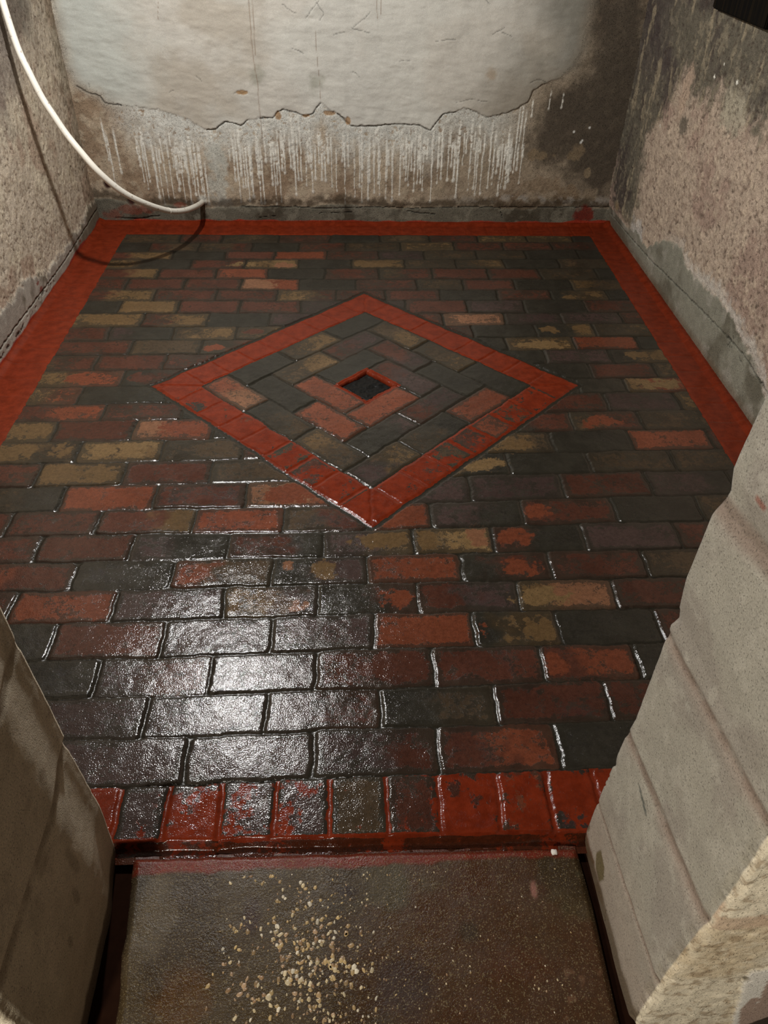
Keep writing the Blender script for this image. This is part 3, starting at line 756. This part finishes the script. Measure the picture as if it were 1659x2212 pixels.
# ------------------------------------------------------------------ block wall cut for the doorway
M_BLOCK = surface_mat('concrete_block', grain=480, grain_amt=0.17, speck=0.42, speck_scale=400, bump=0.5, bump_d=0.0014, rough=0.95, blot=20, blot_amt=0.06)
M_COARSE = surface_mat('coarse_render', grain=420, grain_amt=0.12, speck=0.22, speck_scale=300, bump=0.7, bump_d=0.0012, rough=0.95, blot=60, blot_amt=0.10)
def build_jamb(sign):
    edge_pts = ([(-.05, .386), (.02, .380), (.17, .381), (.30, .386), (.333, .390), (.534, .388), (.56, .390), (.615, .384), (.72, .386), (.745, .396), (.775, .389), (.87, .394), (1.0, .396), (2.4, .41)]
                if sign > 0 else
                [(-.05, .404), (.03, .401), (.133, .397), (.26, .405), (.305, .409), (.318, .404), (.414, .407), (.516, .411), (.585, .412), (.8, .415), (2.4, .42)])
    zs = spaced(-.05, 2.4, -.05, .95, .0032, .12)
    # profile: room side, corner, jamb face, corner, corridor side
    s_room = np.concatenate([np.linspace(0.78, .06, 14), np.arange(.055, 0, -.0035)])
    s_face = np.arange(0, .274 if sign > 0 else .324, .0028)
    s_near = np.concatenate([np.arange(.0035, .30, .0032), np.linspace(.31, .9, 12)])
    prof = [('r', v) for v in s_room]+[('f', v) for v in s_face]+[('n', v) for v in s_near]
    n = len(prof)
    kind = np.array([{'r': 0, 'f': 1, 'n': 2}[p[0]] for p in prof]); val = np.array([p[1] for p in prof])
    K, Z = np.meshgrid(kind, zs, indexing='ij'); Vv, _ = np.meshgrid(val, zs, indexing='ij')
    ex = np.interp(Z, [p[0] for p in edge_pts], [p[1] for p in edge_pts])
    TH = .272 if sign > 0 else .322
    yf, yn = .622, .622-TH
    xx = np.where(K == 0, ex+Vv, np.where(K == 1, ex, ex+Vv))
    if sign > 0: xx = np.where(K >= 1, xx+np.where(K == 1, Vv, .27)*0.03, xx)
    else: xx = np.where(K >= 1, xx-sst(.02, .11, np.where(K == 1, Vv, .27))*.012, xx)
    yy = np.where(K == 0, yf, np.where(K == 1, yf-Vv, yn))
    seed = 5 if sign > 0 else 6
    T = np.where(K == 0, -Vv, np.where(K == 1, Vv, .275+Vv))
    n1 = fbm(T, Z, 8, 4, 200+seed); n2 = fbm(T, Z, 45, 4, 210+seed); n3 = fbm(T, Z, 130, 3, 220+seed)
    col = np.zeros(T.shape+(3,)); col[:] = S((172, 166, 152)) if sign > 0 else S((222, 208, 184))
    if sign > 0: col = mixc(col, S((162, 154, 142)), sst(.45, .62, n1))
    col = mixc(col, S((188, 182, 168)) if sign > 0 else S((200, 186, 164)), sst(.56, .7, n2)*.5)
    dirt = sst(.22, .0, Z+(n1-.5)*.2); col = mixc(col, S((166, 150, 136)) if sign > 0 else S((186, 168, 144)), dirt*.7)
    h = (n2-.5)*.0012+(n1-.5)*(.004 if sign > 0 else .0014)
    # mortar joints between the blocks
    slope = .10 if sign > 0 else .0
    for zc in (.105, .298, .515, .728, .94):
        zz = zc+slope*Vv*(K == 1)+(K == 2)*slope*.25+(fbm(T, Z*0, 8, 2, 240+zc*10)-.5)*.006
        wdt = .0065 if sign > 0 else .008
        wdt = wdt*(.55 if zc < .2 else 1.0+.5*(zc > .6))
        d = np.abs(Z-zz)
        if sign < 0 and zc < .2: continue
        mj = sst(wdt*1.8, wdt*.5, d)
        h -= mj*(.0022 if sign > 0 else .0015)
        col = mixc(col, S((130, 112, 98)) if sign > 0 else S((118, 98, 76)), mj*(.85 if sign > 0 else .5)*(.4+.6*sst(.3, .5, n2)))
        sh = sst(.030, .0, zz-Z)*((zz-Z) > 0)*.5
        col = mixc(col, S((170, 152, 138)), sh*(sign > 0)*sst(.35, .55, n1))
    face = (K == 1)
    if sign > 0:
        def spot(px, py, a_, b_, c, k=.85, rot=0.0):
            y0, z0 = on_side(px, py, .39); dy = (yf-Vv)-y0; dz = Z-z0
            u = dy*math.cos(rot)+dz*math.sin(rot); v = -dy*math.sin(rot)+dz*math.cos(rot)
            d = np.hypot(u/a_, v/b_)+(n2-.5)*.7
            return mixc(col, S(c), sst(1.1, .75, d)*face*k)
        for (pp, c, k) in [([(1298, 1842), (1308, 1836), (1315, 1872), (1313, 1900), (1302, 1907), (1296, 1872)], (104, 90, 54), .9),
                           ([(1275, 1832), (1284, 1838), (1294, 1862), (1289, 1870), (1277, 1852)], (98, 86, 58), .85),
                           ([(1286, 1912), (1300, 1903), (1307, 1938), (1309, 1962), (1299, 1946)], (132, 106, 86), .8),
                           ([(1276, 1772), (1283, 1775), (1286, 1792), (1279, 1796)], (112, 100, 78), .8)]:
            sd = poly_sdf(yf-Vv+(n2-.5)*.006, Z+(n2-.5)*.006, [on_side(p[0], p[1], .39) for p in pp])
            col = mixc(col, S(c), sst(-.001, .002, sd)*face*k)
        col = spot(1280, 1785, .008, .006, (118, 106, 84), .8)
        col = spot(1391, 1728, .026, .0035, (104, 106, 98), .95, .25)
        col = spot(1640, 1085, .012, .004, (150, 96, 80), .8)
        for l in [[(1308, 2000), (1312, 1975), (1318, 1955)], [(1312, 1990), (1306, 1960)]]:
            y0 = [on_side(p[0], p[1], .39) for p in l]; d = seg_dist(yf-Vv, Z, y0); col = mixc(col, S((90, 70, 56)), sst(.0012, .0006, d)*face*.8)
        # wet red brown splash at the foot
        col = mixc(col, S((110, 62, 34)), sst(.018, .004, Z+(n2-.5)*.02)*face*.8*sst(.13, .0, Vv))
        col = mixc(col, S((96, 78, 54)), sst(.012, -.004, Z+(n2-.5)*.012)*face*.8)
    else:
        for (vv, z0, a_, b_, c) in [(.12, .20, .010, .03, (112, 94, 70)), (.15, .16, .008, .02, (108, 90, 66)), (.20, .14, .006, .012, (100, 84, 64)), (.09, .36, .010, .016, (118, 96, 72)), (.16, .28, .02, .01, (124, 104, 80))]:
            d = np.hypot((Vv-vv)/a_, (Z-z0)/b_)+(n2-.5)*1.2; col = mixc(col, S(c), sst(1.1, .6, d)*face*.35)
        col = mixc(col, S((150, 138, 112)), sst(.42, .7, fbm(T, Z, 14, 3, 261))*face*.2)
        col = mixc(col, S((70, 46, 28)), sst(.012, -.004, Z+(n2-.5)*.012)*.8*face)
    # broken corners: nibble both arrises
    d_far = np.where(K == 0, Vv, np.where(K == 1, Vv, 1.0)); d_near = np.where(K == 1, TH-Vv, np.where(K == 2, Vv, 1.0))
    chip = sst(.020, .0, d_far)*(.0010+.0050*np.clip(fbm(Z, Z*0, 34, 4, 270+seed)-.50, 0, 1)*4*sst(.45, .6, fbm(Z, Z*0, 9, 2, 277+seed)))
    chip2 = sst(.018, .0, d_near)*(.002+(.007 if sign > 0 else .002)*np.clip(fbm(Z, Z*0, 55, 5, 280+seed, .75)-.35, 0, 1)*2)
    inward = h.copy()
    nearm = (K == 2)
    # the corridor side carries a coat of coarse cream render, then white and pink paint
    rough = (fbm(T, Z, 40, 3, 290)-.5)*.006+(fbm(T, Z, 150, 2, 291)-.5)*.0025
    nc = np.zeros_like(col); nc[:] = S((238, 226, 202)); nc = mixc(nc, S((222, 204, 174)), sst(.5, .65, n1)); nc = mixc(nc, S((240, 226, 200)), sst(.55, .7, n3)*.7); nc = mixc(nc, S((150, 124, 94)), sst(.60, .70, fbm(T, Z, 90, 3, 295))*.6)
    if sign > 0:
        nb = sst(.022, .014, np.abs(Z-.335-(n1-.5)*.02-.1*Vv)); nc = mixc(nc, S((206, 178, 152)), nb*.8)
        wl = [on_back(p[0], p[1], yn) for p in [(1560, 2250), (1590, 2160), (1605, 2110), (1615, 2090), (1665, 2080), (1800, 2040), (1800, 2300)]]
        sw = poly_sdf(xx+(n2-.5)*.006, Z+(n3-.5)*.006, wl)
        wm = sst(-.0008, .0008, sw)
        wc = np.zeros_like(col); wc[:] = S((236, 230, 220))
        pk = [on_back(p[0], p[1], yn) for p in [(1590, 2212), (1595, 2170), (1615, 2145), (1640, 2140), (1625, 2165), (1662, 2090), (1720, 2080), (1720, 2150), (1640, 2212)]]
        wc = mixc(wc, S((176, 152, 138)), sst(-.0006, .0006, poly_sdf(xx, Z, pk)))
        lo = [on_back(p[0], p[1], yn) for p in [(1560, 2240), (1585, 2205), (1620, 2198), (1665, 2180), (1760, 2160), (1760, 2300), (1560, 2300)]]
        wc = mixc(wc, S((70, 56, 46)), sst(-.0006, .0006, poly_sdf(xx+(n2-.5)*.01, Z, lo)))
        nc = nc*(1-wm[..., None])+wc*wm[..., None]; rough = rough*(1-wm*.9)+wm*.003
        x0, z0 = on_back(1607, 2107, yn); mk = sst(.0062, .0052, np.hypot(xx-x0, Z-z0)); nc = mixc(nc, S((140, 130, 112)), mk); rough -= mk*.004
    nm_ = nearm | (d_near < .003)
    col = np.where(nm_[..., None], nc, col)
    x = xx-inward*(-1)*(K == 1)*-1+0*xx
    x = xx+np.where(K == 1, -h, 0)+chip+chip2
    y = yy-chip*(K <= 1)*np.where(K == 0, 1, .6)+np.where(K == 2, -rough-.004+chip2*.6, 0)+np.where((K == 1), chip2*.7, 0)+np.where(K == 0, h*2, 0)
    P = np.stack([sign*x, y, Z], -1)
    name = 'wall_front_right' if sign > 0 else 'wall_front_left'
    o = grid_mesh(name, P, col, M_BLOCK, None, None, flip=(sign < 0), mat2=M_COARSE, mask2=K == 2)
    return tag(o, 'grey concrete block wall cut through at the %s side of the doorway' % ('right' if sign > 0 else 'left'), kind='structure')
build_jamb(1); build_jamb(-1)

def plain(name, rgb, rough=.9, noise=8, amt=.15):
    mt, nt, bs = nmat(name); L = nt.links.new
    tc = N(nt, 'ShaderNodeTexCoord'); n1 = N(nt, 'ShaderNodeTexNoise', Scale=noise, Detail=6.0); L(tc.outputs['Object'], n1.inputs['Vector'])
    c = lin(rgb); a = tuple(c*(1-amt))+(1,); b = tuple(c*(1+amt))+(1,)
    L(mix_rgb(nt, n1.outputs[0], a, b), bs.inputs['Base Color']); bs.inputs['Roughness'].default_value = rough
    bp = N(nt, 'ShaderNodeBump', Strength=.3, Distance=.002); L(n1.outputs[0], bp.inputs['Height']); L(bp.outputs[0], bs.inputs['Normal'])
    return mt
def add_box(bm, lo, hi):
    v = [bm.verts.new((lo[0] if i & 1 == 0 else hi[0], lo[1] if i & 2 == 0 else hi[1], lo[2] if i & 4 == 0 else hi[2])) for i in range(8)]
    for f in ((0, 2, 3, 1), (4, 5, 7, 6), (0, 1, 5, 4), (2, 6, 7, 3), (0, 4, 6, 2), (1, 3, 7, 5)): bm.faces.new([v[i] for i in f])
def box_obj(name, lo, hi, mat):
    bm = bmesh.new(); add_box(bm, lo, hi); return bm_obj(name, bm, mat, smooth=False)
M_GREY = plain('low_bounce_render', (48, 42, 36))  # dark tone for unseen ceiling and corridor walls, set to limit bounce light
M_DIRT = plain('dark_screed', (34, 18, 10), 1.0, 60, .4)
M_DIRT.node_tree.nodes['Principled BSDF'].inputs['Specular IOR Level'].default_value = .05
tag(box_obj('ceiling', (-1.35, -1.6, 2.38), (1.35, 3.6, 2.48), M_GREY), kind='structure')
# ground under the doorway and the corridor behind the camera
tag(box_obj('floor', (-1.3, -1.6, -.12), (1.3, .615, -.032), M_DIRT), 'dark bare screed under the doorway', kind='structure')
tag(box_obj('wall_corridor_left', (-1.35, -1.6, -.1), (-1.25, .35, 2.38), M_GREY), kind='structure')
tag(box_obj('wall_corridor_right', (1.25, -1.6, -.1), (1.35, .35, 2.38), M_GREY), kind='structure')
tag(box_obj('wall_corridor_back', (-1.35, -1.7, -.1), (1.35, -1.6, 2.38), M_GREY), kind='structure')

# ------------------------------------------------------------------ threshold slab
def slab_mat():
    mt, nt, bs = nmat('wet_concrete'); L = nt.links.new
    tc = N(nt, 'ShaderNodeTexCoord'); at = N(nt, 'ShaderNodeAttribute', attribute_name='tint')
    def noise(sc, det=4.0, ro=.6):
        n = N(nt, 'ShaderNodeTexNoise', Scale=sc, Detail=det, Roughness=ro); L(tc.outputs['Object'], n.inputs['Vector']); return n.outputs[0]
    fine = noise(650, 3); mid = noise(120, 4)
    v = nt.nodes.new('ShaderNodeVectorMath'); v.operation = 'SCALE'; L(at.outputs['Color'], v.inputs[0])
    L(math_n(nt, 'MULTIPLY', ramp_map(nt, fine, .3, .7, .78, 1.2), ramp_map(nt, mid, .3, .7, .85, 1.15)), v.inputs['Scale'])
    c = v.outputs[0]
    # fine sand grains
    g = ramp_map(nt, noise(430, 1.0, .5), .595, .68, 0.0, .6)
    c = mix_rgb(nt, g, c, (.22, .17, .09, 1))
    L(c, bs.inputs['Base Color'])
    L(ramp_map(nt, noise(14, 3), .35, .65, .20, .42), bs.inputs['Roughness']); bs.inputs['Specular IOR Level'].default_value = .32
    bp = N(nt, 'ShaderNodeBump', Strength=1.0, Distance=.00045)
    L(math_n(nt, 'ADD', fine, math_n(nt, 'MULTIPLY', noise(260, 2), 1.4)), bp.inputs['Height']); L(bp.outputs[0], bs.inputs['Normal'])
    return mt
def build_slab():
    ny = [.6165]
    while ny[-1] > .25: ny.append(ny[-1]-.0024)
    while ny[-1] > -.5: ny.append(ny[-1]-.03)
    ys = np.array(ny[::-1]); ts = np.concatenate([[-.06, -.02], np.linspace(0, 1, 300), [1.02, 1.06]])
    T, Y = np.meshgrid(ts, ys, indexing='ij')
    left = [on_floor(287, 1862, -.015), on_floor(282, 1900, -.015), on_floor(265, 2050, -.015), on_floor(248, 2212, -.015)]
    right = [on_floor(1247, 1835, -.015), on_floor(1280, 1950, -.015), on_floor(1340, 2212, -.015)]
    lx = np.interp(Y, [p[1] for p in left][::-1], [p[0] for p in left][::-1]); rx = np.interp(Y, [p[1] for p in right][::-1], [p[0] for p in right][::-1])
    tc = np.clip(T, 0, 1)
    X = lx+(rx-lx)*tc
    lx = lx+(fbm(Y, Y*0, 25, 3, 2)-.5)*.006
    X = X+(fbm(Y, Y*0, 25, 3, 2)-.5)*.008*(1-tc)
    n1 = fbm(X, Y, 9, 5, 301); n2 = fbm(X, Y, 40, 4, 302); n3 = fbm(X, Y, 150, 3, 303)
    dE = np.minimum(np.minimum((X-lx), (rx-X)), .610+(fbm(X, X*0, 20, 3, 9)-.5)*.006-Y)
    h = -.015+(n1-.5)*.002+(n2-.5)*.0008-.006*sst(.010, .0, dE)
    h = np.where((T < 0) | (T > 1), h-.03*np.clip(np.maximum(-T, T-1)/.02, 0, 1), h)
    h = np.where(Y > .6145, h-.02, h)
    h = np.where((X < -.30) & (Y > .1), h, h)
    col = np.zeros(X.shape+(3,)); col[:] = S((70, 56, 36))
    col = mixc(col, S((58, 44, 26)), sst(.45, .62, n1)); col = mixc(col, S((78, 73, 54)), sst(.5, .62, fbm(X, Y, 12, 4, 311))*sst(0, .3, X+.1)*.7)
    col = mixc(col, S((72, 43, 26)), sst(.5, .62, fbm(X, Y, 8, 4, 317))*sst(-.1, .1, X)*.7)
    def blob(px, py, a_, b_, c, k):
        x0, y0 = on_floor(px, py, -.015)
        d = np.hypot((X-x0)/a_, (Y-y0)/b_)+(n2-.5)*.9
        return mixc(col, S(c), sst(1.2, .5, d)*k)
    col = blob(395, 2160, .050, .055, (84, 54, 24), .6)
    col = blob(540, 1985, .02, .03, (52, 28, 20), .8); col = blob(750, 1925, .018, .010, (48, 34, 28), .8)
    col = blob(880, 2130, .05, .05, (56, 40, 32), .8); col = blob(1020, 1900, .045, .03, (70, 40, 20), .7); col = blob(1010, 2010, .02, .02, (54, 44, 32), .7)
    col = blob(1120, 2090, .07, .03, (76, 44, 24), .6); col = blob(1153, 1920, .006, .014, (150, 104, 92), .7)
    col = blob(320, 1980, .05, .10, (96, 84, 66), .6)
    # salts by the right edge
    mk = sst(.6, .68, fbm(X, Y, 60, 3, 330))*sst(.05, .02, np.abs(X-.33))*sst(.46, .40, Y); col = mixc(col, S((130, 96, 72)), mk*.4)
    # brushed red paint along the far edge
    ed = .578+(X+.37)*.020+(fbm(X, X*0, 14, 3, 340)-.5)*.014
    mk = sst(-.003, .004, Y-ed+(n2-.5)*.01); col = mixc(col, S((112, 42, 28)), mk*.9)
    mk = sst(.006, .0, dE); col = mixc(col, S((54, 40, 28)), mk*.6)
    P = np.stack([X, Y, h], -1)
    o = grid_mesh('threshold_slab', P, col, slab_mat())
    tag(o, 'worn wet brown concrete slab with exposed pebbles in the doorway', 'slab')
    # exposed pebbles
    rr = random.Random(17)
    bm = bmesh.new()
    def hz(x, y):
        i = np.searchsorted(ys, y); j = int(np.clip((x-np.interp(y, [p[1] for p in left][::-1], [p[0] for p in left][::-1]))/.735*299+2, 2, 301))
        return h[j, min(i, len(ys)-1)]
    cl = bm.loops.layers.float_color.new('tint')
    pal = [(206, 186, 146), (186, 158, 112), (224, 212, 188), (166, 138, 100), (198, 170, 120), (150, 120, 88), (214, 196, 160), (180, 150, 118)]
    def pebble(x, y, r, c):
        v0 = []
        k = rr.randint(5, 8); a0 = rr.random()*6; el = rr.uniform(.6, 1.0)
        z = hz(x, y)
        for ring_, (f, zz) in enumerate(((1.0, -.0006), (.92, .0003), (.62, .0009))):
            vs = []
            for i in range(k):
                a = a0+i*2*math.pi/k
                rj = r*f*(1+.22*math.sin(a*2.3+a0*5)+.12*math.sin(a*4.1+a0))
                dx, dy = math.cos(a)*rj, math.sin(a)*rj*el
                ca, sa = math.cos(a0*3), math.sin(a0*3)
                vs.append(bm.verts.new((x+dx*ca-dy*sa, y+dx*sa+dy*ca, z+zz*min(1, r/.003))))
            v0.append(vs)
        fs = []
        for a, b in ((0, 1), (1, 2)):
            for i in range(k): fs.append(bm.faces.new((v0[a][i], v0[a][(i+1) % k], v0[b][(i+1) % k], v0[b][i])))
        fs.append(bm.faces.new(v0[2]))
        kk = rr.uniform(.82, 1.05); cc = lin([q*kk for q in c])
        for f_ in fs:
            for l in f_.loops: l[cl] = (cc[0], cc[1], cc[2], 1)
    clusters = [(560, 1895, 60, 22, 26, .0032), (640, 1880, 40, 14, 14, .0034), (640, 1930, 60, 30, 20, .0026), (525, 2010, 30, 26, 14, .0032), (680, 2030, 90, 50, 60, .0034), (720, 2090, 70, 50, 70, .0036),
                (640, 2070, 60, 60, 50, .0036), (560, 2160, 90, 50, 46, .0034), (690, 2150, 70, 50, 50, .0030), (620, 2000, 50, 50, 36, .0030), (740, 1960, 80, 50, 50, .0018), (860, 1880, 160, 24, 50, .0016),
                (800, 2060, 60, 110, 60, .0015), (960, 2120, 100, 80, 40, .0014), (1060, 1990, 120, 80, 26, .0012), (1200, 1870, 40, 30, 10, .0014), (500, 2080, 60, 60, 20, .0028), (740, 2200, 60, 30, 40, .0026), (1180, 2150, 60, 60, 14, .0016)]
    for (px, py, sx, sy, nn, r) in clusters:
        for i in range(nn):
            x, y = on_floor(px+rr.gauss(0, sx*.6), py+rr.gauss(0, sy*.6), -.015)
            if y > .575 or y < .28 or x < -.33 or x > .36: continue
            pebble(x, y, r*rr.uniform(.45, 1.45), rr.choice(pal))
    mt, nt, bs = nmat('pebble_stone')
    a_ = N(nt, 'ShaderNodeAttribute', attribute_name='tint'); nt.links.new(a_.outputs['Color'], bs.inputs['Base Color']); bs.inputs['Roughness'].default_value = .35
    p = bm_obj('pebbles', bm, mt, o); p['kind'] = 'stuff'; p['label'] = 'pale exposed pebbles'
    return o, hz
SLAB, SLAB_Z = build_slab()

# ------------------------------------------------------------------ drain
def build_drain():
    n = 60; r = .0575
    a = np.linspace(-r, r, n); U, V = np.meshgrid(a, a, indexing='ij')
    h = -.007+(fbm(U, V, 45, 3, 401)-.5)*.006+(fbm(U, V, 200, 3, 403)-.5)*.002
    rim = np.maximum(np.abs(U), np.abs(V)) > r-.003
    h = np.where(rim, -.030, h)
    x = .038+(U-V)/math.sqrt(2); y = 2.070+(U+V)/math.sqrt(2)
    col = np.zeros(U.shape+(3,)); col[:] = (.0012, .0012, .0012)
    mt, nt, bs = nmat('black_bitumen'); at = N(nt, 'ShaderNodeAttribute', attribute_name='tint'); nt.links.new(at.outputs['Color'], bs.inputs['Base Color'])
    bs.inputs['Roughness'].default_value = .45; bs.inputs['Specular IOR Level'].default_value = .25
    o = grid_mesh('floor_drain', np.stack([x, y, h], -1), col, mt)
    tag(o, 'small black square drain at the centre of the brick diamond', 'drain')
build_drain()

# ------------------------------------------------------------------ the pipe
def tube(pts, rad, seg=14, samples=8):
    bm = bmesh.new()
    P = [Vector(p) for p in pts]
    Q = []
    for i in range(len(P)-1):
        p0 = P[max(i-1, 0)]; p1 = P[i]; p2 = P[i+1]; p3 = P[min(i+2, len(P)-1)]
        for k in range(samples):
            t = k/samples
            Q.append(.5*((2*p1)+(-p0+p2)*t+(2*p0-5*p1+4*p2-p3)*t*t+(-p0+3*p1-3*p2+p3)*t**3))
    Q.append(P[-1])
    prev = None; rings = []; nrm = Vector((0, 0, 1))
    for i, q in enumerate(Q):
        d = (Q[min(i+1, len(Q)-1)]-Q[max(i-1, 0)]).normalized()
        nrm = (nrm-d*nrm.dot(d)).normalized() if abs(d.dot(nrm)) < .99 else d.orthogonal().normalized()
        b = d.cross(nrm)
        rings.append([bm.verts.new(q+(nrm*math.cos(a)+b*math.sin(a))*rad) for a in [j*2*math.pi/seg for j in range(seg)]])
    for i in range(len(rings)-1):
        for j in range(seg): bm.faces.new((rings[i][j], rings[i][(j+1) % seg], rings[i+1][(j+1) % seg], rings[i+1][j]))
    bm.faces.new(rings[0][::-1]); bm.faces.new(rings[-1])
    bmesh.ops.recalc_face_normals(bm, faces=bm.faces)
    return bm
def build_pipe():
    pts = [(-1.085, 2.90, 1.45), (-1.085, 2.89, 1.20), (-1.083, 2.882, 1.0), (-1.079, 2.872, .890), (-1.062, 2.853, .770), (-1.038, 2.835, .700), (-1.012, 2.822, .631), (-.985, 2.810, .583),
           (-.955, 2.800, .530), (-.915, 2.785, .477), (-.868, 2.782, .412), (-.816, 2.819, .338), (-.762, 2.892, .272), (-.707, 3.015, .202), (-.675, 3.129, .163), (-.659, 3.254, .133), (-.656, 3.380, .104), (-.657, 3.449, .090)]
    mt, nt, bs = nmat('white_hose'); L = nt.links.new
    tc = N(nt, 'ShaderNodeTexCoord'); n1 = N(nt, 'ShaderNodeTexNoise', Scale=90.0, Detail=4.0); L(tc.outputs['Object'], n1.inputs['Vector'])
    c = mix_rgb(nt, ramp_map(nt, n1.outputs[0], .27, .38, 1.0, 0.0), (.82, .79, .70, 1), (.34, .24, .17, 1))
    L(c, bs.inputs['Base Color']); bs.inputs['Roughness'].default_value = .38
    o = bm_obj('hose', tube(pts, .0108), mt)
    tag(o, 'white plastic hose curving down the left corner into the foot of the back wall', 'hose')
    s = bm_obj('wire_tie', tube([(-.707+math.cos(a)*.0112*-.96, 3.015+math.cos(a)*.0112*.27, .202+math.sin(a)*.0115) for a in [i*math.pi/4 for i in range(9)]], .0012, 6, 3), mt, o)
    s['label'] = 'grey tie on the hose'
build_pipe()

# ------------------------------------------------------------------ small things
def build_board():
    mt, nt, bs = nmat('dark_wood'); L = nt.links.new
    tc = N(nt, 'ShaderNodeTexCoord'); mp = N(nt, 'ShaderNodeMapping'); mp.inputs['Scale'].default_value = (1, 90, 6); L(tc.outputs['Object'], mp.inputs['Vector'])
    n1 = N(nt, 'ShaderNodeTexNoise', Scale=1.0, Detail=5.0); L(mp.outputs[0], n1.inputs['Vector'])
    L(mix_rgb(nt, ramp_map(nt, n1.outputs[0], .4, .7, 0, 1), (.003, .0025, .002, 1), (.009, .006, .003, 1)), bs.inputs['Base Color']); bs.inputs['Roughness'].default_value = 1.0; bs.inputs['Specular IOR Level'].default_value = .1
    y0, _ = on_side(1544, 12, 1.135); y1, _ = on_side(1657, 58, 1.135)
    bm = bmesh.new(); add_box(bm, (1.128, y1, .905), (1.165, y0, 1.15))
    bmesh.ops.bevel(bm, geom=bm.edges[:], offset=.004, segments=2, affect='EDGES')
    o = bm_obj('wooden_panel', bm, mt, smooth=False)
    tag(o, 'dark brown wooden panel set high on the right wall', 'panel')
build_board()
def build_chip():
    x, y = on_floor(1197, 1842, -.015)
    bm = bmesh.new(); bmesh.ops.create_icosphere(bm, subdivisions=2, radius=.0052)
    for v in bm.verts:
        k = 1+.25*math.sin(v.co.x*900+1)*math.cos(v.co.y*700)+.15*math.sin(v.co.z*1200)
        v.co = Vector((v.co.x*k*1.1, v.co.y*k, v.co.z*.55*k))
    o = bm_obj('plaster_crumb', bm, plain('white_plaster', (232, 226, 218), .8))
    o.location = (x, y, SLAB_Z(x, y)+.0020)
    tag(o, 'white plaster crumb at the far right corner of the threshold slab', 'crumb')
build_chip()
